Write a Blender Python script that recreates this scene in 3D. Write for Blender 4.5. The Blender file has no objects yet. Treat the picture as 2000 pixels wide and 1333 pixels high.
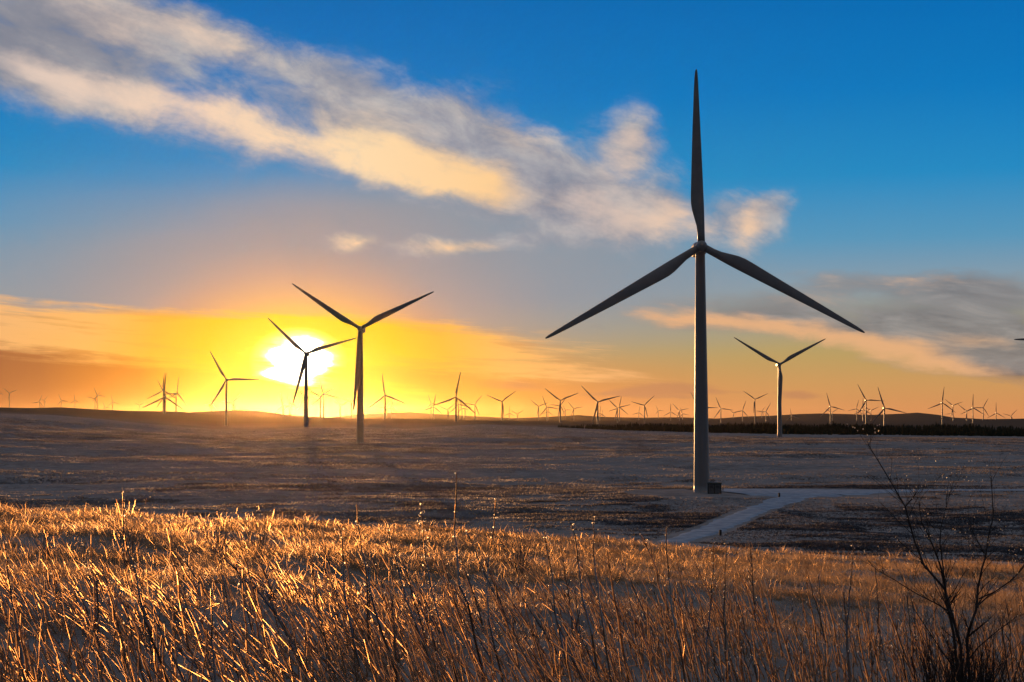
import bpy, math, random
import numpy as np
from mathutils import Vector, Matrix

random.seed(7)
rng = np.random.default_rng(11)
scene = bpy.context.scene
COL = scene.collection
F = 2966.0            # focal length in pixels of a 2000 px wide frame
PITCH = math.atan((815.0 - 666.5) / F)
CP, SP = math.cos(PITCH), math.sin(PITCH)

# ------------------------------------------------------------------ helpers
def pxdir(px, py):
    x, y, z = (px - 1000.0) / F, 1.0, -(py - 666.5) / F
    return Vector((x, y * CP - z * SP, y * SP + z * CP)).normalized()

def azel(px, py):
    d = pxdir(px, py)
    return math.atan2(d.x, d.y), math.asin(d.z)

def at_dist(px, py, dist):
    """point on that sight line at horizontal distance dist"""
    d = pxdir(px, py)
    k = dist / math.hypot(d.x, d.y)
    return Vector((d.x * k, d.y * k, d.z * k))

def lin(r, g, b):
    f = lambda c: c / 12.92 if c <= 0.04045 else ((c + 0.055) / 1.055) ** 2.4
    return (f(r / 255.0), f(g / 255.0), f(b / 255.0), 1.0)

def tag(o, label=None, cat=None, group=None, kind=None):
    if label: o['label'] = label
    if cat: o['category'] = cat
    if group: o['group'] = group
    if kind: o['kind'] = kind
    return o

def link_mesh(name, verts, faces, mat=None, parent=None, smooth=False):
    me = bpy.data.meshes.new(name)
    me.from_pydata([tuple(v) for v in verts], [], [tuple(f) for f in faces])
    me.update()
    if smooth:
        me.polygons.foreach_set('use_smooth', [True] * len(me.polygons))
    if mat: me.materials.append(mat)
    o = bpy.data.objects.new(name, me)
    COL.objects.link(o)
    if parent: o.parent = parent
    return o

def multi_mesh(name, groups):
    vs, fs, mi, mats = [], [], [], []
    for (v, f, m) in groups:
        if not v: continue
        b = len(vs); vs.extend(tuple(p) for p in v); fs.extend(tuple(q + b for q in face) for face in f)
        mi.extend([len(mats)] * len(f)); mats.append(m)
    me = bpy.data.meshes.new(name); me.from_pydata(vs, [], fs); me.update()
    for m in mats: me.materials.append(m)
    me.polygons.foreach_set('material_index', mi)
    return me

def np_mesh(name, verts, quads=None, tris=None, mat=None, parent=None, smooth=False):
    me = bpy.data.meshes.new(name)
    verts = np.asarray(verts, dtype=np.float32)
    nq = 0 if quads is None else len(quads)
    nt = 0 if tris is None else len(tris)
    me.vertices.add(len(verts))
    me.vertices.foreach_set('co', verts.ravel())
    idx = []
    if nq: idx.append(np.asarray(quads, dtype=np.int32).ravel())
    if nt: idx.append(np.asarray(tris, dtype=np.int32).ravel())
    idx = np.concatenate(idx)
    me.loops.add(len(idx))
    me.loops.foreach_set('vertex_index', idx)
    starts = np.concatenate([np.arange(nq) * 4, nq * 4 + np.arange(nt) * 3]).astype(np.int32)
    me.polygons.add(nq + nt)
    me.polygons.foreach_set('loop_start', starts)
    if smooth:
        me.polygons.foreach_set('use_smooth', np.ones(nq + nt, dtype=bool))
    me.update(calc_edges=True)
    me.validate()
    if mat: me.materials.append(mat)
    o = bpy.data.objects.new(name, me)
    COL.objects.link(o)
    if parent: o.parent = parent
    return o

def empty(name, loc, rz=0.0):
    o = bpy.data.objects.new(name, None)
    COL.objects.link(o)
    o.location = loc
    o.rotation_euler = (0, 0, rz)
    return o

# ------------------------------------------------------------------ numpy noise
_P = rng.random((256, 256))
def vnoise(x, y, s=0):
    x = x + s * 17.31; y = y + s * 9.77
    xi = np.floor(x).astype(np.int64); yi = np.floor(y).astype(np.int64)
    fx = x - xi; fy = y - yi
    fx = fx * fx * fx * (fx * (fx * 6 - 15) + 10); fy = fy * fy * fy * (fy * (fy * 6 - 15) + 10)
    a = _P[xi & 255, yi & 255]; b = _P[(xi + 1) & 255, yi & 255]
    c = _P[xi & 255, (yi + 1) & 255]; d = _P[(xi + 1) & 255, (yi + 1) & 255]
    return (a + (b - a) * fx) * (1 - fy) + (c + (d - c) * fx) * fy - 0.5

def fbm(x, y, o=4, s=0):
    t = 0; a = 1.0
    for k in range(o):
        t = t + a * vnoise(x, y, s + k * 3); a *= 0.5; x = x * 2.03; y = y * 2.03
    return t

def sstep(a, b, x):
    t = np.clip((x - a) / (b - a), 0, 1)
    return t * t * (3 - 2 * t)

# ------------------------------------------------------------------ terrain
def prof(px, pts):
    return np.interp(px, [p[0] for p in pts], [p[1] for p in pts])

ROWS = [   # distance, skyline height profile in frame rows along azimuth
    (230,  [(0, 1075), (1000, 1075), (2000, 1078)]),
    (400,  [(0, 962), (600, 966), (1370, 969), (2000, 965)]),
    (620,  [(0, 897), (500, 903), (1000, 906), (2000, 902)]),
    (862,  [(0, 852), (250, 860), (500, 867), (703, 868), (1300, 872), (2000, 874)]),
    (1120, [(0, 828), (250, 842), (500, 852), (900, 846), (1300, 855), (2000, 860)]),
    (1400, [(0, 808), (100, 811), (200, 819), (300, 829), (420, 839), (500, 842), (600, 836), (700, 834), (800, 838),
            (900, 831), (940, 829), (1000, 832), (1100, 836), (1200, 842), (1300, 845), (1500, 850), (2000, 853)]),
    (1900, [(0, 812), (300, 832), (420, 838), (600, 838), (900, 836), (1300, 838), (2000, 846)]),
    (2300, [(0, 806), (300, 822), (420, 832), (700, 828), (900, 829), (1300, 834), (2000, 838)]),
    (3500, [(0, 797), (60, 798), (120, 796.5), (180, 800), (250, 803), (350, 804.5), (400, 808), (480, 815), (700, 817), (900, 820),
            (1000, 822), (1100, 826), (1300, 829), (2000, 832)]),
    (4800, [(0, 806), (350, 812), (480, 819), (900, 824), (1300, 830), (2000, 830)]),
    (6000, [(0, 804), (180, 806), (330, 810), (380, 805), (440, 802.5), (470, 801.5), (505, 803), (560, 810), (650, 816), (900, 821), (1300, 824), (1860, 824), (1950, 819.5), (2000, 817.5)]),
    (9000, [(0, 803), (250, 808), (500, 818), (1000, 822), (2000, 822)]),
    (16000, [(0, 812), (640, 816), (700, 810), (760, 807), (800, 805.5), (850, 809), (900, 812), (1000, 817), (1060, 815), (1100, 813),
             (1130, 811), (1180, 815), (1250, 816.5), (1330, 815.5), (1400, 818), (1450, 814.5), (1500, 813), (1560, 809), (1600, 808), (1650, 809.5),
             (1700, 811), (1760, 809), (1790, 807), (1830, 811), (1860, 816), (1920, 819), (2000, 818)]),
    (22000, [(0, 822), (2000, 824)]),
    (32000, [(0, 832), (2000, 832)]),
]
_LD = np.log([r[0] for r in ROWS])

TRACK_Q = []      # (x, y, radius) where the ground is kept even (filled below)
FIX = []          # (x, y, radius, dz) local corrections under turbines

def brow_dep(px):       # tangent of the depression of the foreground brow
    y = prof(px, [(-400, 970), (0, 992), (200, 1003), (500, 1022), (800, 1040), (1000, 1052), (1200, 1058), (1500, 1070), (1800, 1085), (2000, 1095), (2400, 1115)])
    return (y - 815.0) / F

EYE = 1.62
DB = 46.0
def H(x, y, detail=True):
    x = np.asarray(x, dtype=float); y = np.asarray(y, dtype=float)
    d = np.hypot(x, y) + 1e-6
    az = np.arctan2(x, y)
    px = 1000.0 + F * np.tan(np.clip(az, -0.42, 0.42))
    # foreground hillside
    T = brow_dep(px)
    sl = T - EYE / DB
    zf = -EYE - sl * d
    over = np.maximum(d - DB, 0)
    zf = zf - 0.0042 * over ** 2 * np.clip(1.0, 0, 1) * (over < 40) - (over >= 40) * (0.0042 * 1600 + 0.336 * (over - 40))
    # valley and far ground: rows interpolated along log distance
    ld = np.log(np.maximum(d, 230.0))
    pxc = np.clip(px, 0, 2000)
    zr = [-(prof(pxc, r[1]) - 815.0) / F * r[0] for r in ROWS]
    zr = np.stack(zr)
    k = np.clip(np.searchsorted(_LD, ld) - 1, 0, len(ROWS) - 2)
    t = np.clip((ld - _LD[k]) / (_LD[k + 1] - _LD[k]), 0, 1)
    ii = np.arange(zr.shape[1]) if zr.ndim == 2 else None
    flat = zr.reshape(len(ROWS), -1); kf = k.ravel(); tf = t.ravel(); ar = np.arange(flat.shape[1])
    p1 = flat[kf, ar]; p2 = flat[kf + 1, ar]
    t2 = tf * tf * (3 - 2 * tf) * 0.55 + tf * 0.45
    zv = (p1 + (p2 - p1) * t2).reshape(d.shape)
    zv = np.where(d < 230, zv, zv)
    if detail:
        even = np.ones_like(d)
        for (qx, qy, qr) in TRACK_Q:
            even = np.minimum(even, sstep(qr, qr * 2.6, np.hypot(x - qx, y - qy)))
        n = 1.5 * fbm(x / 240, y / 150, 3, 1) + 1.35 * fbm(x / 55, y / 30, 3, 5) + 0.48 * fbm(x / 15, y / 7, 3, 9)
        n2 = 6.0 * fbm(x / 900, y / 700, 3, 21)
        g = sstep(170, 300, d) * (1 - 0.8 * sstep(1000, 1500, d))
        zv = zv + n * g * (0.03 + 0.97 * even) + n2 * sstep(2500, 6000, d) * 0.5 * (d / 6000.0) ** 0.6
        for (qx, qy, qr, dz) in FIX:
            zv = zv + dz * np.exp(-((x - qx) ** 2 + (y - qy) ** 2) / qr ** 2)
        tuft = 0.16 * fbm(x / 2.1, y / 2.1, 3, 31) + 0.25 * fbm(x / 7.0, y / 7.0, 2, 37) + 0.35 * fbm(x / 22.0, y / 18.0, 2, 41) * sstep(12, 40, d)
        zf = zf + tuft * (1 - sstep(60, 120, d))
    m = sstep(150, 215, d)
    zmax = np.maximum(zf, zv)
    # the hillside runs down until it meets the valley floor
    w = 1.2
    hh = np.clip(0.5 + 0.5 * (zf - zv) / w, 0, 1)
    z = zv * (1 - hh) + zf * hh + w * hh * (1 - hh) * 0.5
    return np.where(d < 90, zf, z)

def H1(x, y, detail=True):
    return float(H(np.array([x]), np.array([y]), detail)[0])

def ground_px(px, py, dmin=120.0, dmax=1500.0):
    """where the sight line through a frame position meets the smooth ground"""
    d = pxdir(px, py)
    h = math.hypot(d.x, d.y)
    ds = np.linspace(dmin, dmax, 6000)
    z = H(d.x / h * ds, d.y / h * ds, False)
    i = np.argmax(z > d.z / h * ds)
    return d.x / h * ds[i], d.y / h * ds[i]

# ------------------------------------------------------------------ materials
def new_mat(name):
    m = bpy.data.materials.new(name)
    m.use_nodes = True
    nt = m.node_tree
    return m, nt, nt.nodes['Principled BSDF'], nt.nodes['Material Output']

def noise_node(nt, scale, detail=4, rough=0.55, vec=None):
    n = nt.nodes.new('ShaderNodeTexNoise')
    n.inputs['Scale'].default_value = scale
    n.inputs['Detail'].default_value = detail
    n.inputs['Roughness'].default_value = rough
    if vec is not None: nt.links.new(vec, n.inputs['Vector'])
    return n

def ramp(nt, fac, stops):
    r = nt.nodes.new('ShaderNodeValToRGB')
    els = r.color_ramp.elements
    while len(els) < len(stops): els.new(0.5)
    for e, (p, c) in zip(els, stops):
        e.position = p; e.color = c if len(c) == 4 else (*c, 1)
    nt.links.new(fac, r.inputs['Fac'])
    return r

def mixc(nt, fac, a, b):
    m = nt.nodes.new('ShaderNodeMix'); m.data_type = 'RGBA'
    for sock, v in ((m.inputs[0], fac), (m.inputs[6], a), (m.inputs[7], b)):
        if hasattr(v, 'is_output'): nt.links.new(v, sock)
        else: sock.default_value = v
    return m.outputs[2]

def mapping(nt, scale, coord='Object'):
    tc = nt.nodes.new('ShaderNodeTexCoord')
    mp = nt.nodes.new('ShaderNodeMapping')
    mp.inputs['Scale'].default_value = scale
    nt.links.new(tc.outputs[coord], mp.inputs['Vector'])
    return mp.outputs['Vector']

def mat_ground():
    m, nt, b, out = new_mat('moor_ground')
    big = noise_node(nt, 1.0, 6, 0.6, mapping(nt, (0.012, 0.03, 0.0)))
    mid = noise_node(nt, 1.0, 6, 0.65, mapping(nt, (0.16, 0.30, 0.0)))
    fine = noise_node(nt, 1.0, 5, 0.7, mapping(nt, (2.2, 2.6, 0.0)))
    c1 = ramp(nt, mid.outputs['Fac'], [(0.28, (0.118, 0.103, 0.096)), (0.50, (0.225, 0.200, 0.188)), (0.74, (0.35, 0.32, 0.305))])
    fr = ramp(nt, big.outputs['Fac'], [(0.36, (0, 0, 0)), (0.66, (0.5, 0.5, 0.5))])
    fr2 = ramp(nt, fine.outputs['Fac'], [(0.38, (0.15, 0.15, 0.15)), (0.66, (1, 1, 1))])
    mu = nt.nodes.new('ShaderNodeMath'); mu.operation = 'MULTIPLY'
    nt.links.new(fr.outputs[0], mu.inputs[0]); nt.links.new(fr2.outputs[0], mu.inputs[1])
    geo = nt.nodes.new('ShaderNodeNewGeometry')
    ln = nt.nodes.new('ShaderNodeVectorMath'); ln.operation = 'LENGTH'
    nt.links.new(geo.outputs['Position'], ln.inputs[0])
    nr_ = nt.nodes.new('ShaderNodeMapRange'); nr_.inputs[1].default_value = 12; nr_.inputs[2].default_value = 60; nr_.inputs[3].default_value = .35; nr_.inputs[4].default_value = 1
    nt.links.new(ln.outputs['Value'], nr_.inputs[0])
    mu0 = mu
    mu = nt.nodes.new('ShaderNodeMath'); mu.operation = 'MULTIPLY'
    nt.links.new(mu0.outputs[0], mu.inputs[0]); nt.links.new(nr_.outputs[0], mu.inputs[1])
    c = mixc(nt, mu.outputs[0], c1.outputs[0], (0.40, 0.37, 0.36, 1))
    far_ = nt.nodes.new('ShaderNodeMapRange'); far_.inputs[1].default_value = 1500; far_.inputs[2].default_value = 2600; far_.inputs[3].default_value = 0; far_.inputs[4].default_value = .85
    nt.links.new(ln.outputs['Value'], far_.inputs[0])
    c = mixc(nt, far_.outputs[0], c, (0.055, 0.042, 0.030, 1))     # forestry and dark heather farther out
    nt.links.new(c, b.inputs['Base Color'])
    b.inputs['Roughness'].default_value = 0.9
    b.inputs['Specular IOR Level'].default_value = 0.0
    bm = nt.nodes.new('ShaderNodeBump')
    bm.inputs['Strength'].default_value = 0.7; bm.inputs['Distance'].default_value = 0.35
    nt.links.new(mid.outputs['Fac'], bm.inputs['Height'])
    bm2 = nt.nodes.new('ShaderNodeBump')
    bm2.inputs['Strength'].default_value = 0.6; bm2.inputs['Distance'].default_value = 0.06
    nt.links.new(fine.outputs['Fac'], bm2.inputs['Height'])
    nt.links.new(bm.outputs[0], bm2.inputs['Normal'])
    nt.links.new(bm2.outputs[0], b.inputs['Normal'])
    return m

def mat_leafy(name, stops, translucent, scale=3.0, rough=0.7, forward=0.0, coat=0.0):
    """thin dry plant matter that lets low sun through; forward = share scattered onward by frost"""
    m, nt, b, out = new_mat(name)
    n = noise_node(nt, scale, 4, 0.65, mapping(nt, (1, 1, 1)))
    c = ramp(nt, n.outputs['Fac'], stops)
    nt.links.new(c.outputs[0], b.inputs['Base Color'])
    b.inputs['Roughness'].default_value = rough
    b.inputs['Specular IOR Level'].default_value = 0.5
    b.inputs['Coat Weight'].default_value = coat
    b.inputs['Coat Roughness'].default_value = 0.28
    tr = nt.nodes.new('ShaderNodeBsdfTranslucent')
    nt.links.new(c.outputs[0], tr.inputs['Color'])
    mx = nt.nodes.new('ShaderNodeMixShader'); mx.inputs[0].default_value = translucent
    nt.links.new(b.outputs[0], mx.inputs[1]); nt.links.new(tr.outputs[0], mx.inputs[2])
    last = mx
    if forward:
        rf = nt.nodes.new('ShaderNodeBsdfRefraction'); rf.inputs['IOR'].default_value = 1.33; rf.inputs['Roughness'].default_value = 0.55
        nt.links.new(c.outputs[0], rf.inputs['Color'])
        last = nt.nodes.new('ShaderNodeMixShader'); last.inputs[0].default_value = forward
        nt.links.new(mx.outputs[0], last.inputs[1]); nt.links.new(rf.outputs[0], last.inputs[2])
    nt.links.new(last.outputs[0], out.inputs['Surface'])
    return m

def mat_simple(name, c1, c2, scale=2.0, rough=0.6, spec=0.4, bump=0.0, sc3=(1, 1, 1), metal=0.0):
    m, nt, b, out = new_mat(name)
    n = noise_node(nt, scale, 5, 0.6, mapping(nt, sc3))
    c = ramp(nt, n.outputs['Fac'], [(0.32, c1), (0.68, c2)])
    nt.links.new(c.outputs[0], b.inputs['Base Color'])
    b.inputs['Roughness'].default_value = rough
    b.inputs['Specular IOR Level'].default_value = spec
    b.inputs['Metallic'].default_value = metal
    if bump:
        bm = nt.nodes.new('ShaderNodeBump'); bm.inputs['Strength'].default_value = bump; bm.inputs['Distance'].default_value = 0.03
        nt.links.new(n.outputs['Fac'], bm.inputs['Height']); nt.links.new(bm.outputs[0], b.inputs['Normal'])
    return m

M_GROUND = mat_ground()
M_TRACK = mat_simple('frosted_gravel', (0.20, 0.235, 0.29), (0.38, 0.42, 0.48), 0.35, 0.95, 0.0, 0.3)
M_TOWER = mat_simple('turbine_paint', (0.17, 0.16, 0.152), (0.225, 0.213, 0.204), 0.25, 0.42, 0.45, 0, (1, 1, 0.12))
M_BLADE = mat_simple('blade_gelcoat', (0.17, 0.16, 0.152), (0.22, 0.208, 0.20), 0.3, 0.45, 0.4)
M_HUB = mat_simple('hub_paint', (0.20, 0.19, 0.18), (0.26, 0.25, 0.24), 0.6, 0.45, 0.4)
M_DOOR = mat_simple('door_paint', (0.10, 0.10, 0.10), (0.14, 0.14, 0.14), 2.0, 0.5)
M_KIOSK = mat_simple('kiosk_paint', (0.035, 0.042, 0.034), (0.055, 0.062, 0.05), 1.5, 0.6)
M_POST = mat_simple('weathered_post', (0.05, 0.04, 0.032), (0.09, 0.075, 0.06), 3.0, 0.8, 0.2, 0.3)
M_CONIFER = mat_simple('conifer_needles', (0.016, 0.019, 0.012), (0.042, 0.045, 0.028), 0.4, 0.95, 0.0)
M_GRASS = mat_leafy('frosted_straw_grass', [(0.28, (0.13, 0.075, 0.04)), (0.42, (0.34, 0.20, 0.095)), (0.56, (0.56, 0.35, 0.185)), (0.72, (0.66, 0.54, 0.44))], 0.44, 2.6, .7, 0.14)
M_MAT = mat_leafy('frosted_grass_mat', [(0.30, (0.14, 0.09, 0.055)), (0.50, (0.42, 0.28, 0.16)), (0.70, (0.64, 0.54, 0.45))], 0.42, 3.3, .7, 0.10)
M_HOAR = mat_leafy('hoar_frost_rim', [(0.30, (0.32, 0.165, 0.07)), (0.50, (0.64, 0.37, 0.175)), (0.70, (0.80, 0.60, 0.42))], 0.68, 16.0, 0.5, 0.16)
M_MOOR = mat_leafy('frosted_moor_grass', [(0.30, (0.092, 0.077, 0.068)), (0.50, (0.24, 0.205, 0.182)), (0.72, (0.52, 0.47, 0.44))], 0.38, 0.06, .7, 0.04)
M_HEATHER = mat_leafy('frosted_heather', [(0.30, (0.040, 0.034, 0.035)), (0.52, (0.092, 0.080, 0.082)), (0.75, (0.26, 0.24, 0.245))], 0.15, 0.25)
M_STALK = mat_leafy('frosted_dry_stalk', [(0.30, (0.16, 0.09, 0.05)), (0.50, (0.42, 0.25, 0.13)), (0.68, (0.66, 0.49, 0.35))], 0.50, 9.0, 0.35, 0.08, 1.0)
M_DARKSTALK = mat_leafy('dark_dry_stalk', [(0.30, (0.085, 0.05, 0.032)), (0.6, (0.15, 0.09, 0.05)), (0.8, (0.40, 0.30, 0.22))], 0.20, 11.0, 0.35, 0, 1.0)
M_TWIG = mat_simple('bush_bark', (0.026, 0.018, 0.014), (0.065, 0.045, 0.033), 14.0, 0.7, 0.3, 0.4)
M_FROST = mat_leafy('ice_bead', [(0.3, (0.70, 0.63, 0.56)), (0.7, (0.9, 0.86, 0.82))], 0.6, 20.0, 0.4, 0.3)

# ------------------------------------------------------------------ turbine data: hub px, blade length px, phase, yaw, label
TUR = [
 (1370, 481, 345, -0.9, 0, "largest and nearest wind turbine, dark against the blue sky beside the gravel pad"),
 (703, 642, 161, 63.5, 0, "mid-distance turbine with two raised blades, just right of the setting sun"),
 (597, 691, 103, 73, 0, "turbine standing directly in front of the setting sun, bleached by its glare"),
 (1523, 712, 102, 61, 0, "turbine with V of raised blades, right of the largest turbine, left edge lit orange"),
 (442, 742, 64, 90, 6, "turbine left of the sun with one blade pointing level to the right"),
 (-7, 766, 15, 110, 0, "far turbine cut by the left edge, only one blade tip showing"),
 (18.5, 768, 15.5, 68, 0, "far turbine with two raised blades, first whole one from the left edge"),
 (77, 785, 14, 19, 0, "pale far turbine, left one of a close pair on the left ridge"),
 (87, 782, 9.5, 37, 0, "tiny pale turbine, right one of a close pair on the left ridge"),
 (119.4, 783, 13.5, 98, 0, "far turbine standing alone on the rounded top of the left ridge"),
 (146, 782.5, 11.5, 115, 0, "faint far turbine with an upright blade, right of the left ridge top"),
 (185.6, 778.5, 16, 39, 0, "far turbine with a level left blade, left one of an overlapping pair on the left"),
 (190, 773, 16.5, 97, 0, "far turbine with a level right blade, right one of an overlapping pair on the left"),
 (220, 785.6, 13.5, 107, 0, "far turbine on the left slope just right of the overlapping pair"),
 (205, 796, 11.5, 97, 0, "very faint turbine half sunk behind the left slope below its neighbours' hubs"),
 (172, 799.5, 9, 65, 0, "very faint turbine, only blade tips showing over the left slope"),
 (273, 792, 10, 57, 0, "tiny turbine with Y blades alone on the skyline left of the bristling trio"),
 (318.7, 763, 34, 2, 0, "highest-hubbed turbine of the bristling trio on the left, one blade straight up"),
 (320.6, 775.6, 46, 3, 0, "nearest turbine of the bristling trio on the left, thick tower"),
 (322.5, 770, 31, 90, 0, "turbine of the bristling left trio with a level right blade"),
 (346, 769, 33, 11, 62, "turbine turned almost edge-on, just right of the bristling trio"),
 (413.7, 788, 16.5, 20, 45, "faint turbine behind the lowest blade of the turbine left of the sun"),
 (454.4, 787.5, 22.5, 39, 0, "faint turbine right behind the tower left of the sun, over the low hill"),
 (552.7, 792, 25.5, 106, 0, "leftmost small turbine in the yellow glow under the sun"),
 (566.2, 791, 21.5, 103, 0, "faint turbine below the low blade of the sun-bleached turbine"),
 (594, 778, 27, 90, 0, "small turbine mostly hidden behind the tower of the sun-bleached turbine"),
 (625.6, 774.4, 31, 59, 0, "turbine with V of raised blades, left of a pair right below the sun"),
 (632, 770, 33, 105, 0, "turbine with an upright blade, right of a pair right below the sun"),
 (665, 792, 18, 70, 0, "small turbine with Y blades, left of the mid-distance tower near the sun"),
 (686.2, 785, 20, 53, 0, "small turbine behind the hanging blade of the mid-distance turbine near the sun"),
 (752, 772.5, 42.5, 112, 0, "clear far turbine with an upright blade, right of the sun and mid-distance tower"),
 (765, 796, 18.5, 11, 0, "small turbine low on the right beside the upright-bladed one near the sun"),
 (752.5, 797, 15, 38, 0, "faint turbine behind the tower of the upright-bladed one near the sun"),
 (841.9, 788.7, 18.5, 102, 0, "small turbine, left one of a crossed pair left of the tall centre-left turbine"),
 (846.9, 795, 25.5, 10, 0, "small turbine, right one of a crossed pair left of the tall centre-left turbine"),
 (874.6, 800.6, 19, 51, 0, "small turbine with V blades between the crossed pair and the tall centre-left turbine"),
 (890.6, 776.2, 50.5, 10, 0, "tallest turbine of the centre-left cluster, blade pointing up, on the ridge"),
 (895.6, 790, 27, 106, 0, "small turbine close behind the tallest of the centre-left cluster"),
 (902.5, 797.5, 16, 105, 0, "faint low turbine, second tower right of the tallest centre-left one"),
 (908, 799.4, 14, 50, 0, "faintest low turbine, third tower right of the tallest centre-left one"),
 (927.5, 790.6, 22.5, 37, 0, "small turbine with level left blade, right end of the centre-left cluster"),
 (980.6, 784.4, 33.5, 53, 0, "turbine with wide V blades standing clear at the middle of the horizon"),
 (994.7, 807, 13.5, 0, 0, "tiny turbine with an upright blade just right of the wide V turbine"),
 (1011, 809, 13.5, 57, 0, "tiny turbine with Y blades, second right of the wide V turbine"),
 (1052, 794, 20.5, 70, 0, "small turbine with Y blades, left end of the centre-right cluster"),
 (1068, 795.6, 24.5, 98.6, 0, "turbine with level right blade, second of the centre-right cluster"),
 (1070.6, 804.4, 14.5, 8, 0, "faint low turbine behind the second of the centre-right cluster"),
 (1094.4, 782.5, 38.5, 68, 0, "tallest turbine of the centre-right cluster, Y blades, dark tower"),
 (1095, 792.5, 21.5, 36, 0, "small turbine behind the tower of the tallest centre-right one"),
 (1104.4, 801.2, 13, 90, 0, "tiny turbine with level blade right beside the tallest centre-right one"),
 (1120.6, 798.5, 18, 80, 0, "small turbine at the right end of the centre-right cluster"),
 (1167.5, 785.6, 45.5, 75, 0, "larger far turbine with long upper-left blade, left of the largest tower"),
 (1171.9, 807.5, 15, 7, 0, "faint turbine with upright blade right behind the larger far turbine"),
 (1176.5, 810, 9.5, 5, 0, "tiniest upright turbine right of the larger far turbine's tower"),
 (1206, 797.5, 26.5, 75, 0, "left one of two crossing turbines left of the largest tower"),
 (1210, 796.2, 22.5, 10, 0, "right one of two crossing turbines left of the largest tower, blade up"),
 (1258.7, 792, 27, 46, 0, "turbine with level left blade and raised right blade, left of the largest tower"),
 (1247.7, 806, 14, 11, 0, "faint turbine just left of the one with raised right blade"),
 (1285.6, 802, 10.5, 94, 0, "tiny turbine standing alone between two spread-bladed ones left of the largest tower"),
 (1310, 805, 16.5, 1, 0, "small turbine with one blade straight up, left of the largest tower"),
 (1326.9, 802.5, 18.5, 77, 0, "small turbine, upper one of the last pair before the largest tower"),
 (1333, 808.7, 13.5, 101, 0, "tiny turbine, lower one of the last pair before the largest tower"),
 (1367, 797, 35, 90, 0, "turbine hidden behind the largest tower, blades sticking out both sides"),
 (1408, 798.7, 24.5, 97, 0, "first clear small turbine right of the largest tower"),
 (1433, 807.5, 11, 72, 0, "tiny low turbine, second right of the largest tower"),
 (1450.4, 802.5, 20.5, 20, 0, "small turbine with blade raised to the right, third right of the largest tower"),
 (1474.4, 780.2, 27.5, 66, 172, "high-hubbed turbine with V blades and nacelle turned left, over the forest"),
 (1488, 803.7, 11.5, 38, 0, "tiny turbine, left one of a pair left of the orange-edged tower"),
 (1496.2, 804.4, 19.5, 29, 0, "small turbine, right one of a pair left of the orange-edged tower"),
 (1546, 812.5, 15, 111, 0, "faint turbine sunk behind the far hill right of the orange-edged tower"),
 (1622, 794.4, 27.5, 105.5, 0, "turbine standing clear before the far rounded hill on the right"),
 (1625.6, 806, 15.5, 58, 0, "faint turbine behind the one clear before the rounded hill"),
 (1673, 798.5, 17.5, 16, 0, "small turbine, left end of the tangled right cluster"),
 (1692, 782, 34.5, 93, 0, "highest turbine of the tangled right cluster, level right blade"),
 (1685.6, 800, 22.5, 2, 0, "small turbine in the tangled right cluster with blade straight up"),
 (1701, 802.5, 17.5, 65, 0, "small turbine in the tangled right cluster with Y blades"),
 (1692, 809, 14, 35, 0, "lowest faintest turbine in the tangled right cluster"),
 (1728, 797.5, 42.5, 103.5, 0, "near turbine right of the tangled cluster, tower standing before the forest"),
 (1840.8, 787.2, 30.5, 8, 0, "largest turbine of the far right row, blade up, at its left end"),
 (1861.5, 792.5, 19.5, 69, 0, "turbine with Y blades, second of the far right row"),
 (1858, 808, 12.5, 22, 0, "tiny faint turbine low behind the second of the far right row"),
 (1888.5, 803.5, 21.5, 69, 0, "low turbine with Y blades in the middle of the far right row"),
 (1900.5, 797, 26.5, 3, 0, "turbine with a tall upright blade in the middle of the far right row"),
 (1920.5, 796.5, 20.5, 30, 0, "turbine with level left blade in the far right row"),
 (1946, 807, 20, 1, 0, "small turbine with upright blade, second from the right end of the far row"),
 (1975, 812.5, 16.5, 45, 0, "small sunken turbine at the right end of the far row"),
 (2141, 658, 150, 28, 0, "turbine outside the frame, only a blade tip showing at the right edge"),
]
BLADE = 46.5
TOW = 64.0
tinfo = []
for (hx, hy, L, ph, yaw, lab) in TUR:
    dist = BLADE * F / L
    p = at_dist(hx, hy, dist)
    tinfo.append((p, dist, ph, yaw, lab))

# level ground round the pad, the track and the big turbine
PATH_PX = [(1285, 1066, 0), (1335, 1053, 0), (1385, 1037, 0), (1435, 1014, 0), (1478, 996, 0), (1520, 984, 0), (1562, 972, 0), (1610, 966, 0)]
path_pts = [ground_px(a, b) for a, b, _ in PATH_PX]
pad_pts = [ground_px(a, b) for a, b in [(1400, 968), (1450, 966.5), (1520, 965.5), (1600, 964)]]
road_pts = [ground_px(a, b) for a, b in [(1580, 964), (1650, 961.5), (1740, 959.5), (1830, 958.5), (1920, 957.5), (2010, 958), (2100, 958.5)]]
for (x, y) in path_pts: TRACK_Q.append((x, y, 13.0))
for (x, y) in pad_pts: TRACK_Q.append((x, y, 44.0))
for (x, y) in road_pts: TRACK_Q.append((x, y, 10.0))
CLEAR = [(x, y, 25.0) for (x, y) in pad_pts]        # kept free of tussocks
for pts, r in ((path_pts, 4.6), (road_pts, 5.5)):
    for (a, b) in zip(pts[:-1], pts[1:]):
        m = max(2, int(math.hypot(b[0] - a[0], b[1] - a[1]) / 3))
        CLEAR += [(a[0] + (b[0] - a[0]) * k / m, a[1] + (b[1] - a[1]) * k / m, r) for k in range(m + 1)]
for (p, dist, ph, yaw, lab) in tinfo:
    if dist < 2600:
        want = p.z - TOW - 0.5
        have = H1(p.x, p.y)
        FIX.append((p.x, p.y, 22.0 + dist * 0.02, want - have))

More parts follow.
